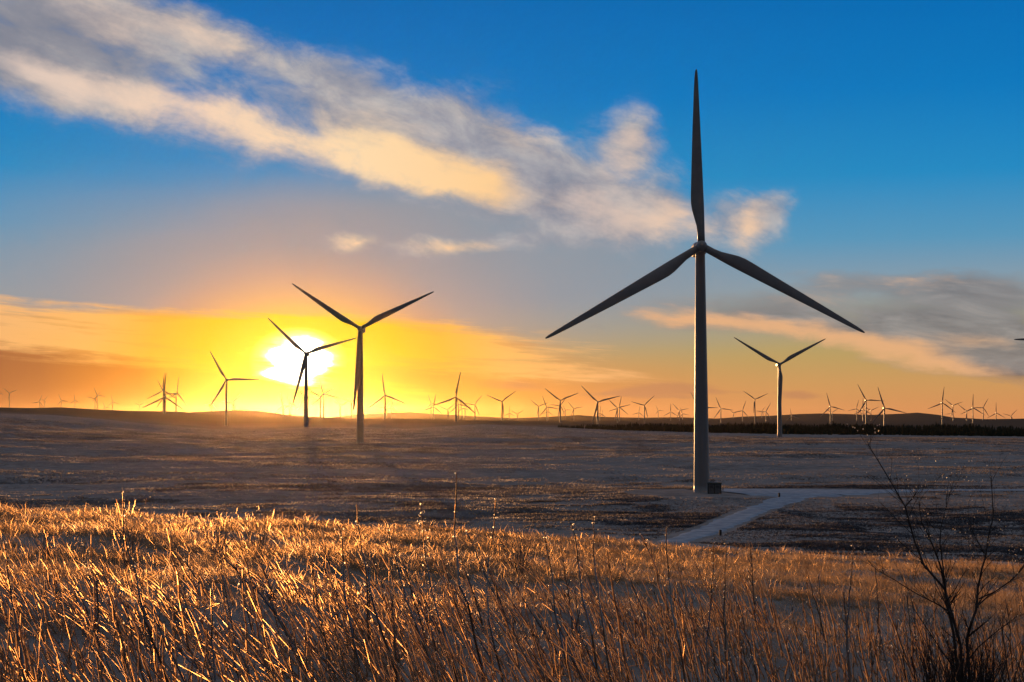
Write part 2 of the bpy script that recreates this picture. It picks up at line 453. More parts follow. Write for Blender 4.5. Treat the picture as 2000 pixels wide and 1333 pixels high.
# ------------------------------------------------------------------ ground sheet
azs = np.concatenate([np.radians(np.linspace(-180, -24, 60)), np.radians(np.linspace(-23.8, 23.8, 640)), np.radians(np.linspace(24, 180, 60))])
rad = np.concatenate([[0.3], np.exp(np.linspace(math.log(1.0), math.log(60), 330)), np.exp(np.linspace(math.log(60.8), math.log(32000), 620))])
A, R = np.meshgrid(azs, rad)
X = R * np.sin(A); Y = R * np.cos(A)
Z = H(X, Y)
nr, nc = A.shape
V = np.stack([X, Y, Z], -1).reshape(-1, 3)
i = np.arange(nr - 1)[:, None] * nc + np.arange(nc - 1)[None, :]
quads = np.stack([i, i + 1, i + 1 + nc, i + nc], -1).reshape(-1, 4)[:, ::-1]
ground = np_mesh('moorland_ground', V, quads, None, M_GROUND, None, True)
ground.name = 'ground'
tag(ground, 'frosted heather moor rolling down from the sunlit hillside to the far hills', 'ground', kind='structure')

# ------------------------------------------------------------------ track and pad
def ribbon(name, pts, widths, lift, label):
    P = np.array(pts, float)
    s = np.concatenate([[0], np.cumsum(np.hypot(*np.diff(P, axis=0).T))])
    n = max(20, int(s[-1] / 1.5))
    t = np.linspace(0, s[-1], n)
    # smooth centre line
    cx = np.interp(t, s, P[:, 0]); cy = np.interp(t, s, P[:, 1]); w = np.interp(t, s, widths)
    ker = np.hanning(17); ker /= ker.sum()
    pad = 8
    cx2 = np.convolve(np.pad(cx, pad, 'reflect', reflect_type='odd'), ker, 'valid'); cy2 = np.convolve(np.pad(cy, pad, 'reflect', reflect_type='odd'), ker, 'valid')
    tx = np.gradient(cx2); ty = np.gradient(cy2); l = np.hypot(tx, ty); nx, ny = -ty / l, tx / l
    K = 9
    us = np.linspace(-0.5, 0.5, K)
    edge = 1 + 0.5 * fbm(t / 5.0, t * 0, 3, 51)[:, None] * np.abs(us)[None, :] * 2
    XX = cx2[:, None] + nx[:, None] * us[None, :] * w[:, None] * edge
    YY = cy2[:, None] + ny[:, None] * us[None, :] * w[:, None] * edge
    ZZ = H(XX, YY) + lift
    ZZ[:, 0] -= lift + 0.05; ZZ[:, -1] -= lift + 0.05
    V = np.stack([XX, YY, ZZ], -1).reshape(-1, 3)
    i = np.arange(n - 1)[:, None] * K + np.arange(K - 1)[None, :]
    q = np.stack([i, i + 1, i + 1 + K, i + K], -1).reshape(-1, 4)
    o = np_mesh(name, V, q, None, M_TRACK, None, True)
    return tag(o, label, 'track', kind='structure')

ribbon('track', path_pts, [4.6, 5.2, 6.2, 6.8, 7.0, 7.4, 9.5, 14.0], 0.12, 'pale frosted gravel track curving down from the pad')
ribbon('road', road_pts, [38, 26, 13, 7.5, 6, 5, 5], 0.16, 'pale frosted gravel road running off to the right')
ribbon('hardstanding', [pad_pts[0], pad_pts[1], pad_pts[2], pad_pts[3]], [42, 48, 50, 36], 0.20, 'pale frosted gravel pad beside the largest turbine')

# ------------------------------------------------------------------ wind turbines
def lathe(prof_, seg=28, cap=True):
    vs, fs = [], []
    for (r, z) in prof_:
        for k in range(seg):
            a = 2 * math.pi * k / seg
            vs.append((r * math.cos(a), r * math.sin(a), z))
    for j in range(len(prof_) - 1):
        for k in range(seg):
            k2 = (k + 1) % seg
            fs.append((j * seg + k, j * seg + k2, (j + 1) * seg + k2, (j + 1) * seg + k))
    if cap:
        fs.append(tuple(range(seg))[::-1])
        fs.append(tuple((len(prof_) - 1) * seg + k for k in range(seg)))
    return vs, fs

def loft(rings, close=True):
    n = len(rings[0]); vs = [v for r in rings for v in r]; fs = []
    for j in range(len(rings) - 1):
        for k in range(n):
            k2 = (k + 1) % n
            fs.append((j * n + k, j * n + k2, (j + 1) * n + k2, (j + 1) * n + k))
    if close:
        fs.append(tuple(range(n))[::-1]); fs.append(tuple((len(rings) - 1) * n + k for k in range(n)))
    return vs, fs

def build_blade_mesh():
    secs = [(1.1, .95, -.95, 1.0), (3.2, .95, -.95, 1.0), (5.2, .98, -1.15, .75), (7.5, 1.02, -1.75, .48), (9.5, 1.02, -2.25, .36), (11.2, 1.0, -2.45, .31),
            (13.5, .95, -2.40, .27), (17, .9, -2.2, .24), (22, .8, -1.92, .21), (27, .72, -1.65, .19), (32, .62, -1.36, .17), (37, .52, -1.05, .16),
            (41, .44, -.80, .15), (44, .36, -.58, .15), (45.6, .28, -.40, .15), (46.3, .16, -.22, .15), (46.5, .04, -.06, .2)]
    rings = []
    for (r, le, te, th) in secs:
        c = (le + te) / 2; h = (le - te) / 2; t = h * th
        tw = math.radians(14 * max(0, 1 - r / 28.0))
        ring = []
        for k in range(16):
            a = 2 * math.pi * k / 16
            u = math.cos(a); v = math.sin(a)
            tap = 1.0 if th > .9 else (0.62 + 0.38 * (u + 1) / 2 * 1.5) if u < .99 else 1.0
            x = c + h * u; y = t * v * min(tap, 1.15)
            y += -0.00045 * r * r * 1.0            # pre-bend towards the wind
            ring.append((x * math.cos(tw) - y * math.sin(tw), x * math.sin(tw) + y * math.cos(tw), r))
        rings.append(ring)
    vs, fs = loft(rings)
    return vs, fs

def build_nacelle_mesh():
    rings = []
    for (y, w, zb, zt, rd) in [(-1.9, 1.35, -1.35, 1.35, .9), (-1.2, 1.6, -1.6, 1.65, .75), (1.5, 1.75, -1.75, 1.9, .55), (6.0, 1.75, -1.8, 1.95, .5), (8.6, 1.65, -1.55, 1.95, .55), (9.6, 1.35, -1.0, 1.75, .6), (9.9, 0.9, -.5, 1.4, .6)]:
        ring = []
        cz = (zb + zt) / 2; hz = (zt - zb) / 2
        for k in range(20):
            a = 2 * math.pi * (k + .5) / 20
            n = 2.0 / (2 + (1 - rd) * 4)
            cx = math.copysign(abs(math.cos(a)) ** n, math.cos(a)); sz = math.copysign(abs(math.sin(a)) ** n, math.sin(a))
            ring.append((w * cx, y, cz + hz * sz))
        rings.append(ring[::-1])
    return loft(rings)

def build_hub_mesh():
    pr = [(0.05, 2.15), (.55, 2.0), (1.0, 1.65), (1.32, 1.1), (1.48, .4), (1.48, -.5), (1.3, -1.0), (.9, -1.05)]
    vs, fs = lathe(pr, 24)
    return [(x, -z, y) for (x, y, z) in vs], fs      # axis towards -Y

def base_turbine():
    root = empty('wind_turbine', (0, 0, 0))
    tp = [(2.16, 0.0), (2.16, .35), (2.08, .36)]
    H_ = TOW
    for k in range(1, 25):
        z = k / 24 * (H_ - 1.3)
        tp.append((2.08 - .86 * (z / H_) ** 1.0, z))
    tp.append((1.26, H_ - 1.25)); tp.append((1.26, H_ - 0.9))
    vs, fs = lathe(tp, 40)
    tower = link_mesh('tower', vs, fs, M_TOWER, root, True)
    # door and steps on the camera side of the tower foot
    dv, df = [], []
    def box(x0, x1, y0, y1, z0, z1):
        b = len(dv)
        dv.extend([(x0, y0, z0), (x1, y0, z0), (x1, y1, z0), (x0, y1, z0), (x0, y0, z1), (x1, y0, z1), (x1, y1, z1), (x0, y1, z1)])
        df.extend([(b, b + 3, b + 2, b + 1), (b + 4, b + 5, b + 6, b + 7), (b, b + 1, b + 5, b + 4), (b + 1, b + 2, b + 6, b + 5), (b + 2, b + 3, b + 7, b + 6), (b + 3, b, b + 4, b + 7)])
    box(-.5, .5, 1.9, 2.12, 1.6, 3.9)
    door = link_mesh('door', dv, df, M_DOOR, tower)
    dv, df = [], []
    for k in range(6):
        box(-.6, .6, 2.25 + .28 * (5 - k), 2.25 + .28 * (6 - k), 0.02, .28 * (k + 1) - .02)
    steps = link_mesh('steps', dv, df, M_DOOR, tower)
    vs, fs = build_nacelle_mesh()
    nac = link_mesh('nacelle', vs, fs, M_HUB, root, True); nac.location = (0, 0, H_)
    vs, fs = lathe([(.05, 0), (.05, 1.1), (.16, 1.12), (.16, 1.25), (.03, 1.3)], 8)
    mast = link_mesh('wind_vane', vs, fs, M_DOOR, nac); mast.location = (.4, 8.2, 1.85)
    vs, fs = build_hub_mesh()
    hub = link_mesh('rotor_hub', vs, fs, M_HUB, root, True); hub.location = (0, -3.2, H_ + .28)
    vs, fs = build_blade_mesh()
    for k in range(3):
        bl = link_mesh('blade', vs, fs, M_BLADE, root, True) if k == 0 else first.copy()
        if k == 0: first = bl
        else: COL.objects.link(bl); bl.parent = root
        bl.location = hub.location
        bl.rotation_euler = (0, math.radians(120 * k), 0)
    return root

proto = base_turbine()

def children(o):
    return [c for c in bpy.data.objects if c.parent == o]

def copy_tree(o, parent=None):
    c = o.copy(); COL.objects.link(c); c.parent = parent
    for ch in children(o): copy_tree(ch, c)
    return c

HUBH = TOW + .28
proto_kids = None
tower_log = []
roots = [proto] + [copy_tree(proto) for _ in range(len(tinfo) - 1)]
for root, (p, dist, ph, yaw, lab) in zip(roots, tinfo):
    rz = math.radians(-1.5 + yaw)
    # the hub sits 3.2 m in front of the tower axis
    ox, oy = 3.2 * math.sin(rz) * 1.0, 3.2 * math.cos(rz)
    bx, by = p.x - math.sin(rz) * 3.2 * 0 + (-math.sin(rz)) * -0.0, p.y
    bx = p.x - (3.2 * math.sin(rz)); by = p.y + 3.2 * math.cos(rz)
    gz = H1(bx, by) - 0.25
    h = p.z - gz
    s = h / HUBH
    tower_log.append((round(dist), round(h, 1)))
    root.location = (bx, by, p.z - HUBH)
    root.rotation_euler = (0, 0, rz)
    for c in children(root):
        nm = c.name.split('.')[0]
        if nm == 'tower':
            s2 = max((h - .9) / (TOW - .9), 0.5)
            c.scale = (1, 1, s2)
            c.location = (0, 0, (TOW - .9) * (1 - s2))
        elif nm == 'blade':
            k = round(math.degrees(c.rotation_euler.y) / 120)
            sp = math.radians(120 * k + (ph if abs(yaw) < 120 else -ph))
            c.rotation_euler = (Matrix.Rotation(math.radians(-5), 3, 'X') @ Matrix.Rotation(sp, 3, 'Y')).to_euler()
            if dist < 410: c.scale = (1.02, 1.02, 1.027)
    tag(root, lab, 'wind turbine', 'wind turbines across the moor')


# ------------------------------------------------------------------ kiosk, posts by the pad
def add_box(vs, fs, x0, x1, y0, y1, z0, z1, b=0.0):
    k = len(vs)
    vs.extend([(x0, y0, z0), (x1, y0, z0), (x1, y1, z0), (x0, y1, z0), (x0 + b, y0 + b, z1), (x1 - b, y0 + b, z1), (x1 - b, y1 - b, z1), (x0 + b, y1 - b, z1)])
    fs.extend([(k, k + 3, k + 2, k + 1), (k + 4, k + 5, k + 6, k + 7), (k, k + 1, k + 5, k + 4), (k + 1, k + 2, k + 6, k + 5), (k + 2, k + 3, k + 7, k + 6), (k + 3, k, k + 4, k + 7)])

T0 = tinfo[0][0]
def kiosk():
    d0 = tinfo[0][1] - 3.5
    g = at_dist(1395.5, 975, d0)
    z = H1(g.x, g.y) - .15
    root = empty('transformer_kiosk', (g.x, g.y, z), math.radians(-6))
    vs, fs = [], []; add_box(vs, fs, -1.75, 1.75, -1.3, 1.3, 0, 2.75)
    link_mesh('body', vs, fs, M_KIOSK, root)
    vs, fs = [], []; add_box(vs, fs, -1.9, 1.9, -1.45, 1.45, 2.753, 3.05, .12)
    link_mesh('roof', vs, fs, M_KIOSK, root)
    for sx in (-.8, .8):
        vs, fs = [], []; add_box(vs, fs, sx - .68, sx + .68, -1.36, -1.303, .25, 2.5)
        d = link_mesh('door', vs, fs, M_DOOR, root)
        vs, fs = [], []
        for k in range(6): add_box(vs, fs, sx - .45, sx + .45, -1.40, -1.362, 1.6 + .12 * k, 1.67 + .12 * k)
        link_mesh('louvre', vs, fs, M_KIOSK, d)
    tag(root, 'dark transformer kiosk at the foot of the largest turbine', 'kiosk')
kiosk()

def post(px, py, h, r, label, dmin=150):
    x, y = ground_px(px, py, dmin)
    vs, fs = lathe([(r, -.3), (r * .98, h * .9), (r * .8, h * .97), (r * .35, h)], 8)
    o = link_mesh('marker_post', vs, fs, M_POST)
    o.location = (x, y, H1(x, y)); o.rotation_euler = (.03, -.02, .4)
    tag(o, label, 'post', 'marker posts by the gravel pad')
post(1412, 967, 1.25, .14, 'thin marker post on the gravel pad beside the kiosk')
post(1522, 976.5, 1.15, .26, 'stubby dark post at the bend where the track leaves the pad')
post(1407, 1046, .95, .24, 'low dark post at the right side of the curving track')

# ------------------------------------------------------------------ conifer plantation (reads as one mass)
def plantation(name, n, x0, x1, d0, d1, hmin, hmax, label):
    vs, fs = [], []
    for _ in range(n):
        px = random.uniform(x0, x1)
        t = random.random()
        dist = d0 + (d1 - d0) * t
        edge = np.interp(px, [1060, 1150, 1400, 2200], [0.30, .55, 1.0, 1.0])
        p = at_dist(px, 830, dist)
        z = H1(p.x, p.y, False) - .8
        h = (random.uniform(hmin, hmax) + (random.random() < .04) * 1.6) * (1 + .9 * float(vnoise(np.array([p.x / 45.0]), np.array([p.y / 45.0]), 91)[0]) * .45) * edge * (1 + .05 * math.sin(px * .031) + .05 * math.sin(px * .093 + 1))
        w = h * random.uniform(.17, .25)
        lx, ly = random.gauss(0, .02) * h, random.gauss(0, .02) * h
        for lay in range(4):
            zb = z + h * (0.06 + .22 * lay); zt = z + h * min(1.0, .42 + .22 * lay)
            rr = w * (1 - .23 * lay)
            b = len(vs); m = 7; ph = random.random() * 6.28
            for k in range(m):
                a = ph + 2 * math.pi * k / m
                r_ = rr * random.uniform(.65, 1.2)
                vs.append((p.x + math.cos(a) * r_, p.y + math.sin(a) * r_, zb + random.uniform(-.04, .04) * h))
            vs.append((p.x + lx * lay / 3, p.y + ly * lay / 3, zt))
            for k in range(m): fs.append((b + k, b + (k + 1) % m, b + m))
    o = link_mesh(name, vs, fs, M_CONIFER)
    tag(o, label, 'forest', kind='stuff')
plantation('conifer_plantation', 2600, 1090, 2250, 1480, 1760, 8.2, 10.8, 'dark conifer plantation stretching along the right horizon')

# ------------------------------------------------------------------ foreground grass
def blades(name, mat, label, x, y, h, w, dx, dy, sag):
    n = len(x); g = np.random.default_rng(n)
    z = H(x, y) - .015
    a = g.uniform(0, 2 * np.pi, n)
    px_, py_ = np.cos(a) * w, np.sin(a) * w * .6
    V = np.empty((n, 7, 3), np.float32)
    kink = g.normal(0, .10, (n, 2))
    for k, (t, ww) in enumerate(((0, 1.0), (.45, .85), (.8, .5))):
        bend = t * t * .8 + .2 * t
        cx = x + (dx * bend + kink[:, 0] * t) * h; cy = y + (dy * bend + kink[:, 1] * t) * h; cz = z + h * (t - sag * t * t)
        for q, sg in ((0, -1), (1, 1)):
            V[:, k * 2 + q, 0] = cx + sg * px_ * ww; V[:, k * 2 + q, 1] = cy + sg * py_ * ww; V[:, k * 2 + q, 2] = cz
    V[:, 6, 0] = x + dx * h; V[:, 6, 1] = y + dy * h; V[:, 6, 2] = z + h * (1 - sag)
    b = np.arange(n)[:, None] * 7
    q = np.concatenate([b + np.array([[0, 1, 3, 2]]), b + np.array([[2, 3, 5, 4]])], 0)
    t = b + np.array([[4, 5, 6]])
    o = np_mesh(name, V.reshape(-1, 3), q, t, mat)
    return tag(o, label, 'grass', kind='stuff')

def clump_field(nc, dmin, dmax, azm, seed):
    g = np.random.default_rng(seed)
    m = nc * 3
    d = np.sqrt(g.uniform(dmin ** 2, dmax ** 2, m) * .45 + .55 * g.uniform(dmin, dmax, m) ** 2)
    az = g.uniform(-azm, azm, m)
    x = d * np.sin(az); y = d * np.cos(az)
    f = fbm(x / 2.2, y / 1.8, 3, 61) + .8 * fbm(x / 8, y / 5, 2, 67)
    keep = g.random(m) < .10 + .90 * sstep(-.28, .30, f)
    x, y, d, f, az = x[keep][:nc], y[keep][:nc], d[keep][:nc], f[keep][:nc], az[keep][:nc]
    nc = len(x)
    nb = np.clip(g.lognormal(3.0, .5, nc) * (.45 + .55 * sstep(10, 20, d)) * (1 - .35 * sstep(.06, .3, az) * (1 - sstep(18, 34, d))), 4, 70).astype(int)
    ch = np.clip(g.lognormal(-1.75, .42, nc), .06, .42) * (.50 + .42 * sstep(13, 26, d))
    cr = ch * g.uniform(.35, .8, nc)
    cdx = g.normal(-.30, .35, nc); cdy = g.normal(0, .3, nc)
    idx = np.repeat(np.arange(nc), nb); n = len(idx)
    a = g.uniform(0, 2 * np.pi, n); r = np.sqrt(g.random(n))
    bx = x[idx] + np.cos(a) * r * cr[idx]; by = y[idx] + np.sin(a) * r * cr[idx]
    h = ch[idx] * g.uniform(.35, 1.15, n)
    fan = g.uniform(.2, 1.2, n) * r
    dx = cdx[idx] + np.cos(a) * fan + g.normal(0, .22, n); dy = cdy[idx] + np.sin(a) * fan + g.normal(0, .22, n)
    sag = np.clip(.18 * (dx * dx + dy * dy) + g.normal(.08, .08, n), 0, .85)
    w = np.maximum(.0022, d[idx] * .00013) * g.uniform(.6, 1.5, n)
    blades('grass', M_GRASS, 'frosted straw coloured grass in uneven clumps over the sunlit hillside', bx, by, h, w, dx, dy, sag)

def grass_mat(n, dmin, dmax, azm, seed):
    g = np.random.default_rng(seed)
    d = np.sqrt(g.uniform(dmin ** 2, dmax ** 2, n) * .15 + .85 * g.uniform(dmin, dmax, n) ** 2)
    az = g.uniform(-azm, azm, n)
    x = d * np.sin(az); y = d * np.cos(az)
    h = np.clip(g.lognormal(-2.9, .45, n), .02, .16)
    dx = g.normal(-.4, .8, n); dy = g.normal(0, .8, n)
    sag = np.clip(.25 * (dx * dx + dy * dy), 0, .9)
    w = np.maximum(.0024, d * .00019) * g.uniform(.6, 1.5, n)
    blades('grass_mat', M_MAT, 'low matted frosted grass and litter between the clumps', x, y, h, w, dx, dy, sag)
clump_field(17500, 7.5, 50.0, .44, 3)
grass_mat(300000, 7.5, 50.0, .44, 4)

def tussock_field(n, dmin, dmax, azm, label, seed, mat=None, az0=None, name='moor_grass', shade=-.25):
    g = np.random.default_rng(seed)
    m = n * 2
    d = np.sqrt(g.uniform(dmin ** 2, dmax ** 2, m) * .35 + .65 * g.uniform(dmin, dmax, m) ** 2)
    az = g.uniform(-azm if az0 is None else az0, azm, m)
    x = d * np.sin(az); y = d * np.cos(az)
    f = fbm(x / 60, y / 34, 3, 81) + .8 * fbm(x / 9, y / 6, 2, 85)
    keep = g.random(m) < .12 + .88 * sstep(shade, shade + .6, f)
    for (qx, qy, qr) in CLEAR: keep &= np.hypot(x - qx, y - qy) > qr
    if az0 is not None: keep &= g.random(m) < sstep(az0, az0 + .13, az)
    x, y, d, f = x[keep][:n], y[keep][:n], d[keep][:n], f[keep][:n]
    n = len(x)
    z = H(x, y) - .05
    K = 5
    h = g.uniform(.16, .42, n) * (.7 + .6 * sstep(-.2, .4, f)) * (1 + .6 * sstep(500, 1300, d))
    V = np.empty((n, K, 3, 3), np.float32)
    for k in range(K):
        a = g.uniform(0, 2 * np.pi, n); sp = g.uniform(.15, .8, n)
        w = h * g.uniform(.22, .42, n)
        b = g.uniform(0, 2 * np.pi, n)
        ox, oy = g.normal(0, .16, n), g.normal(0, .16, n)
        V[:, k, 0] = np.stack([x + ox - np.cos(b) * w, y + oy - np.sin(b) * w, z], -1)
        V[:, k, 1] = np.stack([x + ox + np.cos(b) * w, y + oy + np.sin(b) * w, z], -1)
        V[:, k, 2] = np.stack([x + ox + np.cos(a) * sp * h, y + oy + np.sin(a) * sp * h, z + h * g.uniform(.7, 1.1, n)], -1)
    t = np.arange(n * K * 3).reshape(-1, 3)
    o = np_mesh(name, V.reshape(-1, 3), None, t, mat or M_MOOR)
    tag(o, label, 'moor grass', kind='stuff')
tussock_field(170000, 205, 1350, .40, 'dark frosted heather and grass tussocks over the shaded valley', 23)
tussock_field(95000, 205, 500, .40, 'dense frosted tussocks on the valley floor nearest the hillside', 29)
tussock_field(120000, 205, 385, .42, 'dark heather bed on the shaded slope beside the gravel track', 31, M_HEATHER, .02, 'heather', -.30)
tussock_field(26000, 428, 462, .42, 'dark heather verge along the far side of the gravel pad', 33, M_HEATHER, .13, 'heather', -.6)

# ------------------------------------------------------------------ weed stalks
def tube(vs, fs, pts, rads, seg=5):
    pts = [Vector(p) for p in pts]
    b0 = len(vs)
    for j, p in enumerate(pts):
        t = (pts[min(j + 1, len(pts) - 1)] - pts[max(j - 1, 0)]).normalized()
        a = t.orthogonal().normalized() if abs(t.y) < .9 else t.cross(Vector((1, 0, 0))).normalized()
        a = t.cross(Vector((0, 1, 0)));
        if a.length < 1e-3: a = t.cross(Vector((1, 0, 0)))
        a.normalize(); c = t.cross(a)
        for k in range(seg):
            an = 2 * math.pi * k / seg
            vs.append(tuple(p + (a * math.cos(an) + c * math.sin(an)) * rads[j]))
    for j in range(len(pts) - 1):
        for k in range(seg):
            k2 = (k + 1) % seg
            fs.append((b0 + j * seg + k, b0 + j * seg + k2, b0 + (j + 1) * seg + k2, b0 + (j + 1) * seg + k))
    fs.append(tuple(b0 + (len(pts) - 1) * seg + k for k in range(seg)))

def rime(vs, fs, pts, rads, rnd, k0=.5, k1=1.5):
    """ragged fringe of hoar frost grown on the windward side of a stem"""
    b = len(vs); n = 0
    for j in range(len(pts) - 1):
        p, q = Vector(pts[j]), Vector(pts[j + 1])
        t = (q - p)
        if t.length < 1e-5: continue
        td = t.normalized()
        side = Vector((-1, rnd.uniform(-.35, .35), .25)); side = (side - td * side.dot(td)).normalized()
        m = max(1, min(5, int(t.length / .035)))
        for q_ in range(m + 1):
            f = q_ / m; c = p.lerp(q, f); r = rads[j] + (rads[j + 1] - rads[j]) * f
            vs.append(tuple(c + side * r * .6)); vs.append(tuple(c + side * r * (1 + rnd.uniform(k0, k1))))
            if q_: fs.append((b + n - 2, b + n, b + n + 1, b + n - 1))
            n += 2

def bead(vs, fs, p, r):
    """two crossed flakes of rime"""
    p = Vector(p); a = random.uniform(0, 3.14)
    for k in range(2):
        b = len(vs); u = Vector((math.cos(a + k * 1.57), math.sin(a + k * 1.57), random.uniform(-.3, .3)))
        vs.extend([tuple(p - u * r * .8), tuple(p + Vector((0, 0, -r * 1.3))), tuple(p + u * r * .8), tuple(p + Vector((0, 0, r * 1.3)))])
        fs.append((b, b + 1, b + 2, b + 3))

def stalk_geo(rnd, h, lean, kink=.03, r0=.0055, twigs=4, seg=4):
    """stem points and side twigs in local space, root at origin; lean = sideways run per height"""
    sv, sf, bv, bf = [], [], [], []
    n = 9
    pts = []; rs = []
    x = y = 0.0
    ly = rnd.gauss(0, .10)
    curve = rnd.uniform(-.35, .15)
    for j in range(n + 1):
        t = j / n
        xx = -lean * h * (t + curve * t * (1 - t)) + rnd.gauss(0, kink * .35) * h * (0 if j == 0 else 1) * .35
        pts.append((xx, ly * h * t + rnd.gauss(0, .006), h * t / math.sqrt(1 + lean * lean * .6)))
        rs.append(r0 * (1 - .72 * t))
    tube(sv, sf, pts, rs, seg)
    for _ in range(twigs):
        j = rnd.randint(3, n - 1)
        p = Vector(pts[j]); L = h * rnd.uniform(.05, .16)
        a = rnd.uniform(0, 6.28)
        dv = Vector((math.cos(a) * .5 - .25, math.sin(a) * .5, 1.0)).normalized()
        e = p + dv * L
        tube(sv, sf, [p, p + dv * L * .5 + Vector((rnd.gauss(0, .006), 0, 0)), e], [r0 * .45, r0 * .35, r0 * .2], 3)
        if rnd.random() < .6: bead(bv, bf, e, r0 * .75)
    return sv, sf, bv, bf, pts

# a dozen stalk forms, each placed as an individual
rs_ = random.Random(5)
forms = []
for k in range(28):
    lean = [.05, .18, .32, .45, .60, .75, .25][k % 7]
    sv, sf, bv, bf, pts = stalk_geo(rs_, 1.0, lean, .05, rs_.uniform(.0080, .0125), rs_.randint(3, 7))
    hv, hf = [], []
    rime(hv, hf, pts, [.009 * (1 - .72 * j / 9) for j in range(10)], rs_)
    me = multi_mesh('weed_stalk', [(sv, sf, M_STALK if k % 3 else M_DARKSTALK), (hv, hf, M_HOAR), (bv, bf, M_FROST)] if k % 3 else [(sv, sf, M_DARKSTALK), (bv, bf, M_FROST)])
    forms.append((lean, me))

GRP = 'dry weed stalks in the foreground'
LABL = 'thin dry stalk leaning left in the orange-lit foreground weeds'
LABR = 'thin dry near-upright stalk in the dim right foreground weeds'
def place_stalk(form, x, y, h, rz, label):
    lean, me = form
    o = bpy.data.objects.new('weed_stalk', me); COL.objects.link(o)
    o.location = (x, y, H1(x, y) - .03); o.scale = (h, h, h); o.rotation_euler = (0, 0, rz)
    tag(o, label, 'weed', GRP)
    return o
for k in range(270):
    px = rs_.uniform(-40, 2040)
    dist = rs_.uniform(10.2, 14.5) if rs_.random() < .75 else rs_.uniform(14.5, 19)
    az = math.atan((px - 1000) / F)
    x, y = dist * math.sin(az), dist * math.cos(az)
    right = sstep(1000, 1700, np.array([px]))[0]
    want = max(0.02, rs_.gauss(.42, .17) * (1 - right) + rs_.gauss(.14, .10) * right)
    f = min(rs_.sample(forms, 9), key=lambda f: abs(f[0] - want))
    h = rs_.uniform(.55, 1.0) * (1.25 if rs_.random() < .1 else 1)
    place_stalk(f, x, y, h, rs_.gauss(0, .35), LABL if px < 1100 else LABR)

def stalk_mass(nclus):
    sv, sf, hv, hf = [], [], [], []
    rnd = random.Random(17)
    for _ in range(nclus):
        px = rnd.uniform(-80, 2080)
        cd = 9.4 + 9.5 * rnd.random() ** 1.7
        right = float(sstep(1000, 1700, np.array([px]))[0])
        clean = max(-.1, rnd.gauss(.50, .24) * (1 - right) + rnd.gauss(.16, .13) * right)
        cly = rnd.gauss(0, .2); ch = rnd.uniform(.30, .80) * (1.0 - .22 * right)
        for _s in range(rnd.randint(3, 15)):
            az = math.atan((px - 1000) / F)
            x, y = cd * math.sin(az) + rnd.gauss(0, .16), cd * math.cos(az) + rnd.gauss(0, .28)
            lean = clean + rnd.gauss(0, .12)
            fallen = rnd.random() < .10
            if fallen: lean = rnd.choice((-1, 1, 1)) * rnd.uniform(1.0, 2.2)
            h = ch * rnd.uniform(.4, 1.25) * (.45 if fallen else 1)
            r = rnd.uniform(.0030, .0068)
            z = H1(x, y) - .03
            ly = cly + rnd.gauss(0, .1); cv = rnd.uniform(-.8, .6)
            pts = []; kx = 0
            for j in range(6):
                t = j / 5
                kx += rnd.gauss(0, .011)
                pts.append((x - lean * h * (t + cv * t * (1 - t)) + kx * (j > 0), y + ly * h * t + rnd.gauss(0, .006), z + h * t * (1 - .18 * abs(lean) * t)))
            if rnd.random() < .3: pts = pts[:rnd.randint(3, 5)]         # broken off
            m = len(pts)
            rr_ = [r * (1 - .62 * j / 5) for j in range(m)]
            tube(sv, sf, pts, rr_, 4)
            rime(hv, hf, pts, rr_, rnd, .5, 1.9)
            for _t in range(rnd.randint(0, 3)):
                j = rnd.randint(max(1, m - 4), m - 1); p = Vector(pts[j]); a = rnd.uniform(0, 6.28); L = rnd.uniform(.03, .12)
                tube(sv, sf, [p, p + Vector((math.cos(a) * .6 - .25, math.sin(a) * .6, 1.0)).normalized() * L], [r * .45, r * .2], 3)
    o = bpy.data.objects.new('weed_thicket', multi_mesh('weed_thicket', [(sv, sf, M_STALK), (hv, hf, M_HOAR)])); COL.objects.link(o)
    tag(o, 'dense tangle of short frosted dead stalks covering the nearest ground', 'weeds', kind='stuff')
stalk_mass(430)

